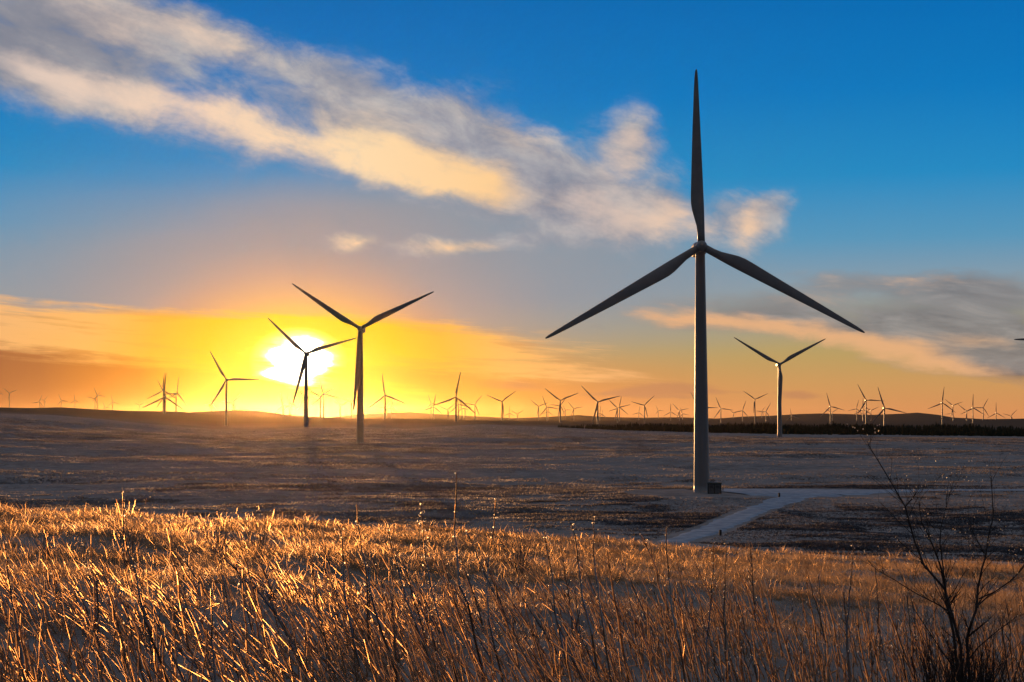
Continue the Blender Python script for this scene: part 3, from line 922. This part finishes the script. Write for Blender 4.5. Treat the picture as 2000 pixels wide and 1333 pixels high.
# the tall stalks one can pick out, traced as real stems about 11 m away
TALL = [
 ([(240, 962), (241, 1030), (250, 1075), (265, 1120), (272, 1165), (285, 1215), (305, 1270), (330, 1340), (338, 1370)], 11.0, .0085, 'tall dark kinked stalk at the left rising above the brow into the shaded valley'),
 ([(697, 985), (699, 1025), (706, 1075), (718, 1120), (726, 1170), (741, 1220), (765, 1290), (785, 1360)], 11.0, .0075, 'tall stalk with a knobbly sunlit tip, left of the fluffy seed head'),
 ([(822, 985), (826, 1035), (832, 1090), (842, 1150), (858, 1210), (880, 1280), (900, 1360)], 11.2, .0065, 'tall stalk with a fluffy seed head standing against the shaded valley'),
 ([(892, 925), (890, 985), (888, 1030), (892, 1085), (898, 1145), (915, 1180), (925, 1240), (942, 1310), (950, 1370)], 10.8, .0080, 'tallest stalk near the middle, sharply kinked, one bright bud beside its tip'),
 ([(660, 1026), (668, 1050), (670, 1100), (674, 1170), (690, 1250), (715, 1360)], 11.4, .0070, 'stalk with a drooping forked head, left of the knobbly-tipped stalk'),
 ([(759, 1036), (765, 1070), (778, 1115), (792, 1170), (812, 1220), (840, 1290), (865, 1370)], 10.9, .0080, 'leaning brown stalk just left of the fluffy seed head stalk'),
 ([(968, 975), (965, 1030), (955, 1090), (951, 1150), (954, 1210), (968, 1270), (990, 1360)], 11.3, .0065, 'slender stalk leaning slightly right, next right of the tallest stalk'),
 ([(1063, 1038), (1068, 1075), (1078, 1120), (1082, 1180), (1100, 1270), (1125, 1370)], 11.1, .0070, 'stalk crossing the edge of the lit brow, right of the middle'),
 ([(1117, 1025), (1124, 1055), (1130, 1100), (1138, 1170), (1155, 1240), (1175, 1360)], 11.0, .0075, 'bent-tipped stalk left of the rust-topped stalk'),
 ([(1160, 1010), (1160, 1045), (1159, 1090), (1167, 1150), (1178, 1230), (1200, 1370)], 11.2, .0065, 'upright stalk with a rust-coloured top just right of the bent-tipped one'),
 ([(1302, 1030), (1302, 1075), (1306, 1130), (1312, 1190), (1325, 1250), (1345, 1370)], 11.2, .0070, 'lone thin stalk standing below the end of the gravel track'),
 ([(1394, 1060), (1392, 1120), (1388, 1180), (1380, 1260), (1385, 1360)], 11.5, .0060, 'dim upright stalk right of the lone stalk below the track'),
 ([(1418, 1062), (1416, 1120), (1415, 1190), (1420, 1270), (1432, 1360)], 11.4, .0065, 'dim upright stalk, second right of the lone stalk below the track'),
 ([(1667, 1066), (1664, 1110), (1660, 1160), (1655, 1240), (1662, 1360)], 11.3, .0060, 'thin stalk with a pale tip left of the bare bush'),
 ([(8, 1060), (14, 1110), (22, 1170), (34, 1230), (44, 1300), (52, 1370)], 10.6, .0080, 'dark stalk at the extreme left edge'),
 ([(412, 1150), (414, 1200), (413, 1250), (420, 1330), (424, 1370)], 10.2, .0075, 'short straight dark stalk in the left foreground tangle'),
]
def tall_stalk(pl, dist, r0, label, k):
    rnd = random.Random(100 + k)
    P = [at_dist(a, b, dist + .15 * math.sin(j)) for j, (a, b) in enumerate(pl)][::-1]
    gz = H1(P[0].x, P[0].y)
    root = Vector((P[0].x + .03, P[0].y, min(gz - .03, P[0].z - .05)))
    pts = [root] + P
    # finer points with small kinks
    fine = []
    for j in range(len(pts) - 1):
        for q in range(3):
            fine.append(pts[j].lerp(pts[j + 1], q / 3) + Vector((rnd.gauss(0, .0022), rnd.gauss(0, .004), 0)))
    fine.append(pts[-1])
    rel = [p - root for p in fine]
    n = len(rel)
    sv, sf, bv, bf = [], [], [], []
    tube(sv, sf, rel, [1.4 * r0 * (1 - .74 * j / (n - 1)) for j in range(n)], 6)
    for q in range(rnd.randint(6, 10)):
        j = rnd.randint(int(n * .45), n - 2); p = rel[j]; a = rnd.uniform(0, 6.28); L = rnd.uniform(.02, .07)
        e = p + Vector((math.cos(a) * .6, math.sin(a) * .6, .9)).normalized() * L
        tube(sv, sf, [p, e], [r0 * .3, r0 * .16], 3)
        bead(bv, bf, e, rnd.uniform(.003, .0055))
    for q in range(22):
        j = rnd.randint(int(n * .66), n - 1)
        bead(bv, bf, rel[j] + Vector((rnd.gauss(0, .006), rnd.gauss(0, .006), 0)), rnd.uniform(.0028, .0052))
    if k == 2:
        for q in range(60):
            t = rnd.random(); j = int(n * (.70 + .29 * t)) - 1
            bead(bv, bf, rel[max(0, min(n - 1, j))] + Vector((rnd.gauss(0, .017), rnd.gauss(0, .017), rnd.gauss(0, .012))), rnd.uniform(.002, .005))
    if k == 3:
        p = rel[-4]; e = p + Vector((.06, 0, .035)); tube(sv, sf, [p, e], [.0022, .0014], 4); bead(bv, bf, e, .010)
    if k == 4:
        p = rel[-2]
        for sx in (-.035, .03):
            tube(sv, sf, [p, p + Vector((sx * .5, 0, .03)), p + Vector((sx, 0, .005))], [.0025, .002, .0015], 4); bead(bv, bf, p + Vector((sx, 0, .003)), .006)
    hv, hf = [], []
    jj = int(n * .72); rime(hv, hf, rel[jj:], [1.25 * r0 * (1 - .74 * j / (n - 1)) for j in range(jj, n)], rnd, .2, 1.0)
    o = bpy.data.objects.new('weed_stalk', multi_mesh('weed_stalk', [(sv, sf, M_DARKSTALK), (hv, hf, M_HOAR), (bv, bf, M_FROST)])); COL.objects.link(o); o.location = root
    tag(o, label, 'weed', GRP)
for k, (pl, dist, r0, lab) in enumerate(TALL): tall_stalk(pl, dist, r0, lab, k)

# ------------------------------------------------------------------ bushes
def grow(rnd, sv, sf, bv, bf, p, dirv, L, r, depth, spread, beadp):
    n = 5; pts = [Vector(p)]; rs = [r]
    d = Vector(dirv).normalized()
    for j in range(n):
        d = (d + Vector((rnd.gauss(0, .10), rnd.gauss(0, .10), rnd.gauss(.03, .06)))).normalized()
        pts.append(pts[-1] + d * L / n); rs.append(r * (1 - .6 * (j + 1) / n))
    tube(sv, sf, pts, rs, 5 if r > .004 else 3)
    if depth == 0:
        if rnd.random() < beadp: bead(bv, bf, pts[-1], rnd.uniform(.0022, .0046))
        if rnd.random() < beadp * .6: bead(bv, bf, pts[-3], rnd.uniform(.0025, .0045))
        return
    for q in range(rnd.randint(2, 4)):
        j = rnd.randint(1, n)
        a = rnd.uniform(0, 6.28)
        nd = (d + Vector((math.cos(a), math.sin(a) * .8, rnd.uniform(-.1, .5))) * spread).normalized()
        grow(rnd, sv, sf, bv, bf, pts[j], nd, L * rnd.uniform(.45, .75), rs[j] * .62, depth - 1, spread, beadp)

def bare_bush():
    rnd = random.Random(42)
    D = 10.4
    base = at_dist(1890, 1362, D)
    gz = H1(base.x, base.y)
    base.z = gz - .05
    root = empty('bare_bush', base)
    # main limbs follow the limbs seen in the picture
    limbs = [
     [(1890, 1362), (1868, 1290), (1862, 1235), (1850, 1180), (1845, 1150), (1805, 1105), (1787, 1060), (1776, 1020), (1768, 990), (1745, 950), (1718, 905), (1695, 868)],
     [(1882, 1330), (1876, 1260), (1862, 1210), (1848, 1160), (1838, 1110), (1828, 1080), (1815, 1050), (1800, 1020), (1795, 980)],
     [(1848, 1165), (1842, 1110), (1836, 1060), (1838, 1030), (1848, 990), (1851, 950)],
     [(1890, 1340), (1888, 1250), (1898, 1215), (1907, 1190), (1910, 1150), (1918, 1110), (1926, 1085), (1930, 1050), (1940, 1010), (1936, 930)],
     [(1908, 1185), (1930, 1165), (1960, 1145), (1990, 1120), (2010, 1090)],
     [(1912, 1170), (1945, 1155), (1980, 1130), (2003, 1100)],
     [(1862, 1200), (1830, 1180), (1790, 1160), (1750, 1135), (1715, 1115), (1698, 1100)],
     [(1885, 1300), (1910, 1265), (1945, 1235), (1985, 1205), (2015, 1195)],
     [(1875, 1320), (1845, 1280), (1815, 1235), (1785, 1190), (1770, 1140)],
     [(1777, 955), (1775, 915), (1772, 880), (1765, 850)],
     [(1926, 1085), (1905, 1050), (1892, 1020)],
     [(1768, 990), (1785, 970), (1795, 955)],
    ]
    for k, lb in enumerate(limbs):
        sv, sf, bv, bf = [], [], [], []
        P = [at_dist(a, b, D + .12 * math.sin(k * 2.1) * min(1, j / 3) + rnd.gauss(0, .015)) - base for j, (a, b) in enumerate(lb)]
        if k == 9: P = [at_dist(a, b, D + 2.2) - base for (a, b) in lb]; P = P + []; 
        if lb[0][1] > 1320: P[0] = Vector((rnd.gauss(0, .03), rnd.gauss(0, .03), -.05))
        r0 = .0112 if lb[0][1] > 1320 else .0052
        if k == 9: continue
        n = len(P)
        rs = [r0 * (1 - .78 * j / (n - 1)) for j in range(n)]
        tube(sv, sf, P, rs, 6)
        for j in range(max(1, n // 4), n):
            for q in range(rnd.randint(2, 4)):
                a = rnd.uniform(0, 6.28)
                t = (P[j] - P[j - 1]).normalized()
                nd = (t * .8 + Vector((math.cos(a), math.sin(a), .35)) * .8).normalized()
                grow(rnd, sv, sf, bv, bf, P[j - 1].lerp(P[j], rnd.random()), nd, rnd.uniform(.10, .32), max(.0016, rs[j] * .5), 1, .6, .45)
        lo = bpy.data.objects.new('branch', multi_mesh('branch', [(sv, sf, M_TWIG), (bv, bf, M_FROST)])); COL.objects.link(lo); lo.parent = root
    # dense dark foot of stems
    sv, sf, bv, bf = [], [], [], []
    for q in range(190):
        a = rnd.uniform(0, 6.28)
        p = Vector((rnd.gauss(-.02, .11), rnd.gauss(0, .10), -.05))
        grow(rnd, sv, sf, bv, bf, p, (math.cos(a) * .2, math.sin(a) * .2, 1), rnd.uniform(.45, .92), rnd.uniform(.004, .0075), 1, .4, .12)
    lo = link_mesh('stems', sv, sf, M_TWIG, root)
    tag(root, 'bare dark bush with ice-tipped twigs at the right edge', 'bush')
bare_bush()

def small_shrub(px, py, hpx, label, seed, spread=.45):
    rnd = random.Random(seed)
    az = math.atan((px - 1000) / F)
    ds = np.linspace(12, 46, 700)
    z = H(np.sin(az) * ds, np.cos(az) * ds)
    el = pxdir(px, py)
    i = np.argmax(z > el.z / math.hypot(el.x, el.y) * ds * 1.0 - 0.0) if False else np.argmin(np.abs(z / ds - el.z / math.hypot(el.x, el.y)))
    d = ds[i]
    h = 1.3 * hpx / F * d
    root = empty('bare_shrub', (math.sin(az) * d, math.cos(az) * d, z[i] - .03))
    sv, sf, bv, bf, hv, hf = [], [], [], [], [], []
    for q in range(11):
        a = rnd.uniform(0, 6.28); s = rnd.uniform(.1, spread)
        grow(rnd, sv, sf, bv, bf, (rnd.gauss(0, .04), rnd.gauss(0, .04), 0), (math.cos(a) * s, math.sin(a) * s, 1), h * rnd.uniform(.6, .95), .0065 * d / 22, 2, .45, .4)
    for q in range(34):
        a = rnd.uniform(0, 6.28); r_ = rnd.random() ** .5; hz = rnd.uniform(.35, 1.05) * h
        p = Vector((math.cos(a) * r_ * spread * hz, math.sin(a) * r_ * spread * hz, hz))
        rime(hv, hf, [p, p + Vector((math.cos(a) * .3, math.sin(a) * .3, 1)) * h * rnd.uniform(.06, .14)], [.003, .002], rnd)
    tw = bpy.data.objects.new('twigs', multi_mesh('twigs', [(sv, sf, M_DARKSTALK), (hv, hf, M_HOAR), (bv, bf, M_FROST)])); COL.objects.link(tw); tw.parent = root
    tag(root, label, 'shrub', 'small bare shrubs on the lit hillside')
small_shrub(252, 1120, 100, 'twiggy bare shrub behind the tall kinked left stalk', 1)
small_shrub(430, 1088, 66, 'small V-shaped bare shrub on the lit slope, left of the wider one', 2, .6)
small_shrub(515, 1085, 66, 'wider bare shrub on the lit slope right of the V-shaped one', 3, .5)
small_shrub(95, 1105, 50, 'low bare shrub near the left end of the lit slope', 4, .5)
small_shrub(1020, 1130, 70, 'low bare shrub in the lit grass right of the tallest stalk', 5, .4)

# ------------------------------------------------------------------ haze
def haze():
    vs, fs = [], []
    add_box(vs, fs, -33000, 33000, -2500, 33500, -420, 215)
    m = bpy.data.materials.new('haze'); m.use_nodes = True
    nt = m.node_tree
    nt.nodes.clear()
    out = nt.nodes.new('ShaderNodeOutputMaterial')
    v = nt.nodes.new('ShaderNodeVolumePrincipled')
    v.inputs['Color'].default_value = (0.95, 0.72, 0.42, 1)
    v.inputs['Density'].default_value = 0.22e-5
    v.inputs['Anisotropy'].default_value = 0.92
    nt.links.new(v.outputs[0], out.inputs['Volume'])
    o = link_mesh('haze', vs, fs, m)
    tag(o, 'thin golden evening haze over the moor', 'haze', kind='stuff')
haze()

# ------------------------------------------------------------------ sky
SUN_PX = (583, 700)
saz, sel = azel(*SUN_PX)
def build_world():
    w = bpy.data.worlds.new('World'); scene.world = w; w.use_nodes = True
    nt = w.node_tree; N = nt.nodes; Lk = nt.links
    bg = N['Background']
    def sock(v, s):
        if hasattr(v, 'is_output'): Lk.new(v, s)
        else: s.default_value = v
    def math_(op, a, b=None, c=None, clamp=False):
        n = N.new('ShaderNodeMath'); n.operation = op; n.use_clamp = clamp
        sock(a, n.inputs[0])
        if b is not None: sock(b, n.inputs[1])
        if c is not None: sock(c, n.inputs[2])
        return n.outputs[0]
    def mr(v, a, b, c=0.0, d=1.0, smooth=True):
        n = N.new('ShaderNodeMapRange'); n.interpolation_type = 'SMOOTHSTEP' if smooth else 'LINEAR'
        sock(v, n.inputs[0]); n.inputs[1].default_value = a; n.inputs[2].default_value = b; n.inputs[3].default_value = c; n.inputs[4].default_value = d
        return n.outputs[0]
    def mix(f, a, b): return mixc(nt, f, a, b)
    def rmp(v, stops, lo, hi):
        return ramp(nt, mr(v, lo, hi, 0, 1, False), [((p - lo) / (hi - lo), c) for p, c in stops]).outputs[0]
    tc = N.new('ShaderNodeTexCoord'); D = tc.outputs['Generated']
    sx = N.new('ShaderNodeSeparateXYZ'); Lk.new(D, sx.inputs[0])
    U = math_('MULTIPLY', math_('ARCTAN2', sx.outputs[0], sx.outputs[1]), F)
    Vv = math_('MULTIPLY', math_('ARCSINE', sx.outputs[2]), F)
    cb = N.new('ShaderNodeCombineXYZ'); sock(U, cb.inputs[0]); sock(Vv, cb.inputs[1]); UV = cb.outputs[0]
    def uvof(px, py):
        a, e = azel(px, py); return a * F, e * F
    def stretched(sxx, syy, rot=0, off=0):
        m = N.new('ShaderNodeMapping'); m.vector_type = 'TEXTURE'
        m.inputs['Location'].default_value = (off, off * .7, 0); m.inputs['Rotation'].default_value = (0, 0, math.radians(-rot)); m.inputs['Scale'].default_value = (sxx, syy, 1)
        Lk.new(UV, m.inputs[0]); return m.outputs[0]
    def noise(vec, detail=6, rough=.55, dist=0.0):
        n = N.new('ShaderNodeTexNoise'); n.inputs['Scale'].default_value = 1.0; n.inputs['Detail'].default_value = detail
        n.inputs['Roughness'].default_value = rough; n.inputs['Distortion'].default_value = dist
        Lk.new(vec, n.inputs['Vector']); return n
    # warped coordinates
    wn = noise(stretched(170, 120), 5, .6)
    sub = N.new('ShaderNodeVectorMath'); sub.operation = 'SUBTRACT'; Lk.new(wn.outputs['Color'], sub.inputs[0]); sub.inputs[1].default_value = (.5, .5, .5)
    def warp(amount):
        s = N.new('ShaderNodeVectorMath'); s.operation = 'MULTIPLY_ADD'
        Lk.new(sub.outputs[0], s.inputs[0]); s.inputs[1].default_value = amount; Lk.new(UV, s.inputs[2]); return s.outputs[0]
    W1 = warp((110, 80, 0)); W2 = warp((120, 26, 0)); W3 = warp((110, 46, 0))
    def field(blobs, coords):
        acc = None
        for (cx, cy, rx, ry, rot, wgt) in blobs:
            m = N.new('ShaderNodeMapping'); m.vector_type = 'TEXTURE'
            u, v = uvof(cx, cy)
            m.inputs['Location'].default_value = (u, v, 0); m.inputs['Rotation'].default_value = (0, 0, math.radians(-rot)); m.inputs['Scale'].default_value = (rx, ry, 1)
            Lk.new(coords, m.inputs[0])
            g = N.new('ShaderNodeTexGradient'); g.gradient_type = 'SPHERICAL'; Lk.new(m.outputs[0], g.inputs[0])
            acc = math_('MULTIPLY_ADD', g.outputs['Fac'], wgt, acc if acc is not None else 0.0)
        return acc
    # base gradient by height above the horizon
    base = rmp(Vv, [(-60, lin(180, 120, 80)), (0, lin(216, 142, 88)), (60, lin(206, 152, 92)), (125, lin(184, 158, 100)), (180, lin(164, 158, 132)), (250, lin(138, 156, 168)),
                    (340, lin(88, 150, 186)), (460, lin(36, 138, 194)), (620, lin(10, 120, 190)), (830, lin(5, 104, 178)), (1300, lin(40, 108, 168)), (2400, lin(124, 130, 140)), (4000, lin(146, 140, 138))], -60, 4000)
    # greyer, veiled sky on the left
    veil = field([(720, 530, 1000, 205, 5, 1.1), (960, 450, 600, 150, 6, .7), (150, 610, 700, 170, 0, .6)], W2)
    base = mix(mr(veil, 0.02, .95, 0, .92), base, lin(136, 150, 162))
    # colour round the sun
    su, sv = uvof(*SUN_PX)
    du = math_('SUBTRACT', U, su); dv = math_('SUBTRACT', Vv, sv)
    up = math_('MULTIPLY', math_('MAXIMUM', dv, 0.0), 1.55)
    dn = math_('MULTIPLY', math_('MINIMUM', dv, 0.0), 0.9)
    dvv = math_('ADD', up, dn)
    rr = math_('SQRT', math_('ADD', math_('MULTIPLY', du, du), math_('MULTIPLY', dvv, dvv)))
    suncol = rmp(rr, [(0, lin(255, 232, 40)), (90, lin(255, 198, 0)), (170, lin(252, 176, 0)), (270, lin(242, 154, 18)), (400, lin(236, 152, 54)), (600, lin(216, 138, 76)), (900, lin(203, 132, 82))], 0, 900)
    suna = rmp(rr, [(0, (1, 1, 1, 1)), (150, (.95, .95, .95, 1)), (230, (.68, .68, .68, 1)), (340, (.28, .28, .28, 1)), (540, (.08, .08, .08, 1)), (820, (0, 0, 0, 1))], 0, 820)
    low = mr(Vv, 290, 80, .50, 1.0)
    col = mix(math_('MULTIPLY', suna, low), base, suncol)
    lowwarm = math_('MULTIPLY', mr(Vv, 150, 30), mr(rr, 1000, 350, 0, .8))
    col = mix(lowwarm, col, suncol)
    # ---- upper clouds
    n1 = noise(stretched(150, 80, 16), 10, .64, .25)
    n2 = noise(stretched(300, 52, 15, 400), 8, .6, .3)
    cov = field([(470, 245, 640, 92, 13, .95), (110, 165, 260, 95, 10, .8), (40, 40, 360, 180, 0, 1.0), (270, 45, 240, 95, 8, .8), (460, 92, 190, 62, 12, .75),
                 (400, 140, 200, 50, 12, .30), (650, 120, 120, 60, 0, .3), (640, 185, 200, 85, 14, .8), (790, 225, 240, 105, 16, .9), (950, 285, 200, 110, 18, .9), (850, 340, 260, 75, 14, .7), (1010, 330, 140, 110, 0, .6),
                 (1180, 350, 190, 140, 0, .85), (1240, 262, 80, 80, 0, .75), (1130, 425, 270, 90, 4, .75), (1310, 415, 140, 100, 0, .7), (1080, 370, 130, 80, 0, .4),
                 (1450, 435, 110, 95, 0, 1.0), (1500, 400, 70, 48, 0, .6), (692, 468, 100, 40, 0, .8), (880, 478, 135, 36, 0, .65), (1000, 466, 140, 30, 0, .4), (780, 495, 60, 30, 0, .3), (950, 180, 110, 60, 0, .25)], W1)
    cv = math_('ADD', cov, math_('MULTIPLY', math_('SUBTRACT', n1.outputs['Fac'], .5), 1.5))
    ca = math_('MULTIPLY', mr(cv, .06, .98, 0, .97), mr(cov, .0, .25))
    lit = field([(330, 218, 420, 62, 12.5, .62), (600, 275, 420, 66, 13.5, .70), (850, 340, 270, 64, 15, .85), (760, 270, 200, 90, 25, .40), (960, 360, 90, 50, 10, .4), (150, 165, 200, 46, 14, .40),
                 (1215, 320, 90, 80, 0, .45), (1120, 388, 90, 40, 12, .6), (1240, 420, 180, 62, 8, .7), (1335, 440, 80, 60, 0, .6), (1455, 450, 52, 95, 8, 1.0), (1240, 265, 60, 60, 0, .35), (692, 468, 90, 36, 0, .95), (880, 478, 125, 32, 0, .7),
                 (250, 45, 240, 60, 8, .50), (450, 92, 150, 46, 12, .40), (60, 150, 140, 50, 12, .35), (1020, 260, 90, 60, 0, .3)], W1)
    lt = math_('ADD', lit, math_('ADD', math_('MULTIPLY', math_('SUBTRACT', n2.outputs['Fac'], .5), 1.0), math_('MULTIPLY', math_('SUBTRACT', n1.outputs['Fac'], .5), .7)))
    lf = mr(lt, .0, 1.05)
    shade = rmp(n1.outputs['Fac'], [(.3, lin(128, 134, 150)), (.5, lin(158, 158, 166)), (.72, lin(192, 188, 186))], 0, 1)
    bright = rmp(U, [(-1000, lin(224, 202, 188)), (-600, lin(248, 214, 184)), (-300, lin(255, 220, 172)), (-30, lin(255, 208, 148)), (110, lin(224, 200, 186)), (450, lin(240, 202, 168))], -1000, 1000)
    dark_left = field([(40, 60, 430, 170, 0, 1.0), (1010, 520, 1, 1, 0, 0)], W1)
    shade = mix(mr(dark_left, .1, .9, 0, .6), shade, lin(122, 124, 136))
    ccol = mix(lf, shade, bright)
    col = mix(ca, col, ccol)
    # ---- right-hand low cloud bars
    n3 = noise(stretched(190, 46, 5, 900), 9, .6, .4)
    covr = field([(1260, 606, 150, 40, 4, .45), (1420, 606, 200, 50, 2, .62), (1330, 632, 170, 26, 6, .5), (1560, 600, 160, 46, 0, .7), (1620, 648, 220, 40, 8, .8), (1480, 640, 170, 30, 6, .55), (1790, 690, 230, 52, 10, .85), (1900, 628, 230, 84, 4, 1.25), (1740, 620, 150, 46, 0, .7),
                  (1990, 690, 170, 70, 6, 1.1), (1640, 556, 180, 34, 2, .55), (1820, 548, 230, 44, 0, .7), (1960, 565, 160, 44, 4, .75), (1960, 722, 180, 36, 6, .7), (1120, 640, 180, 20, 4, .3)], W3)
    ar = math_('MULTIPLY', mr(covr, .0, .30), mr(math_('ADD', covr, math_('MULTIPLY', math_('SUBTRACT', n3.outputs['Fac'], .5), 2.1)), .10, 1.0, 0, .88))
    litr = field([(1260, 612, 140, 40, 4, .8), (1400, 628, 230, 32, 5, .8), (1600, 662, 240, 36, 8, .9), (1780, 700, 220, 40, 10, .95), (1900, 668, 160, 24, 6, .5), (1940, 732, 200, 22, 6, .6), (1560, 585, 150, 22, 0, .4), (1820, 545, 180, 26, 0, .3)], W3)
    lr = mr(math_('ADD', litr, math_('MULTIPLY', math_('SUBTRACT', n3.outputs['Fac'], .5), 1.5)), .08, 1.05)
    cr = mix(lr, rmp(n3.outputs['Fac'], [(.3, lin(98, 98, 104)), (.7, lin(158, 155, 154))], 0, 1), lin(232, 176, 128))
    col = mix(ar, col, cr)
    # ---- thin bars low over the centre and right
    n6 = noise(stretched(260, 20, 2, 333), 5, .5, .3)
    covm = field([(1300, 762, 130, 20, -2, .9), (1190, 768, 130, 10, 0, .5), (1565, 771, 70, 14, 0, .8), (1010, 752, 130, 20, 2, .5), (1440, 764, 160, 8, 0, .35), (1330, 778, 120, 7, 0, .4)], W2)
    am = math_('MULTIPLY', mr(covm, .0, .2), mr(math_('ADD', covm, math_('MULTIPLY', math_('SUBTRACT', n6.outputs['Fac'], .5), .5)), .12, .6, 0, .66))
    col = mix(am, col, lin(186, 128, 92))
    # ---- salmon bank low on the left
    bank = field([(-60, 752, 660, 128, 6, 1.6)], W2)
    ba = mr(bank, .06, .26, 0, .95)
    bcol = rmp(rr, [(0, lin(255, 200, 0)), (180, lin(254, 182, 8)), (300, lin(212, 126, 32)), (480, lin(168, 101, 54)), (700, lin(152, 92, 62))], 0, 900)
    col = mix(ba, col, bcol)
    # ---- glowing streaks level with the sun
    n4 = noise(stretched(300, 30, 4, 150), 8, .6, .5)
    n5 = noise(stretched(150, 11, 3, 700), 6, .65, .5)
    st = math_('ADD', math_('MULTIPLY', n4.outputs['Fac'], .62), math_('MULTIPLY', n5.outputs['Fac'], .38))
    covb = field([(120, 645, 640, 68, 5, 1.25), (480, 665, 420, 62, 4, .9), (640, 660, 420, 60, 3, .7), (900, 680, 420, 70, 5, .85), (1080, 735, 330, 26, 3, .5), (700, 755, 260, 26, 3, .5), (520, 728, 160, 20, 4, .6)], W2)
    bm = math_('ADD', covb, math_('MULTIPLY', math_('SUBTRACT', st, .5), 2.3))
    bb = math_('MULTIPLY', mr(bm, .18, .80, 0, .95), mr(covb, .0, .28))
    scol = rmp(rr, [(0, (2.6, 2.3, 1.5, 1)), (50, (1.5, 1.2, .35, 1)), (95, (1.0, .60, .005, 1)), (190, lin(255, 192, 4)), (280, lin(253, 180, 52)), (400, lin(250, 184, 98)), (580, lin(243, 182, 116)), (900, lin(228, 168, 118))], 0, 900)
    col = mix(bb, col, scol)
    # dark slivers inside the streaks
    sl = mr(st, .38, .50, .6, 0.0)
    col = mix(math_('MULTIPLY', sl, mr(covb, .2, .6)), col, rmp(rr, [(0, (1.6, 1.2, .1, 1)), (140, lin(250, 196, 10)), (300, lin(236, 160, 60)), (600, lin(205, 145, 95))], 0, 900))
    # ---- the sun behind thin cloud: hot core spread sideways by the streaks
    hot = field([(580, 698, 140, 100, 0, 1.05), (590, 682, 150, 60, 2, .35), (580, 735, 95, 76, 0, .40), (515, 730, 100, 16, 3, .62), (690, 752, 130, 13, 3, .55), (480, 690, 120, 16, 4, .18), (690, 700, 140, 20, 2, .20)], W2)
    r2 = math_('MULTIPLY', math_('SUBTRACT', 1.0, math_('ADD', hot, math_('MULTIPLY', math_('SUBTRACT', st, .5), .75))), 110.0)
    core = rmp(r2, [(0, (3.2, 3.1, 2.7, 1)), (6, (2.0, 1.9, 1.4, 1)), (18, (.70, .60, .20, 1)), (32, (.20, .14, .01, 1)), (52, (.03, .02, .0, 1)), (96, (0, 0, 0, 1)), (300, (0, 0, 0, 1))], 0, 300)
    core = mix(mr(hot, .02, .2), (0, 0, 0, 1), core)
    add = N.new('ShaderNodeMix'); add.data_type = 'RGBA'; add.blend_type = 'ADD'; add.inputs[0].default_value = 1.0
    Lk.new(col, add.inputs[6]); Lk.new(core, add.inputs[7]); col = add.outputs[2]
    # dusk side of the sky behind the camera
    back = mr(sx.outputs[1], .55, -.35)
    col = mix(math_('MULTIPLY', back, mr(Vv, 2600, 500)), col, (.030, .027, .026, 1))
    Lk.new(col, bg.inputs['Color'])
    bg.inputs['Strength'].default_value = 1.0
    # physical sky added underneath
    sky = N.new('ShaderNodeTexSky'); sky.sky_type = 'NISHITA'; sky.sun_disc = False
    sky.sun_elevation = math.radians(1.6); sky.sun_rotation = saz
    sky.air_density = 1.0; sky.dust_density = 1.0
    bg2 = N.new('ShaderNodeBackground'); Lk.new(sky.outputs[0], bg2.inputs['Color']); bg2.inputs['Strength'].default_value = .0004
    ad = N.new('ShaderNodeAddShader'); Lk.new(bg.outputs[0], ad.inputs[0]); Lk.new(bg2.outputs[0], ad.inputs[1])
    Lk.new(ad.outputs[0], N['World Output'].inputs['Surface'])
    w.cycles.sampling_method = 'MANUAL'; w.cycles.sample_map_resolution = 1024
build_world()

sun = bpy.data.lights.new('sun', 'SUN'); sun.energy = 5.0; sun.angle = math.radians(.6); sun.color = (1.0, .50, .18)
so = bpy.data.objects.new('sun', sun); COL.objects.link(so)
lel = math.radians(1.6)      # direct light comes from the lower rim, under the bank of streaky cloud
sd = Vector((math.sin(saz) * math.cos(lel), math.cos(saz) * math.cos(lel), math.sin(lel)))
so.rotation_euler = sd.to_track_quat('Z', 'Y').to_euler()
so.location = (0, 0, 50)

# ------------------------------------------------------------------ camera and render settings
cam = bpy.data.cameras.new('camera'); cam.sensor_width = 36.0; cam.lens = 36.0 * F / 2000.0
cam.clip_start = .1; cam.clip_end = 90000
co = bpy.data.objects.new('camera', cam); COL.objects.link(co)
co.location = (0, 0, 0); co.rotation_euler = (math.pi / 2 + PITCH, 0, 0)
scene.camera = co
scene.view_settings.view_transform = 'Standard'; scene.view_settings.look = 'None'
scene.view_settings.exposure = 0; scene.view_settings.gamma = 1
c = scene.cycles
c.max_bounces = 5; c.diffuse_bounces = 2; c.glossy_bounces = 2; c.transmission_bounces = 3; c.volume_bounces = 0; c.transparent_max_bounces = 6
c.use_denoising = True
c.denoiser = 'OPENIMAGEDENOISE'
c.denoising_prefilter = 'ACCURATE'
c.sample_clamp_indirect = 4.0
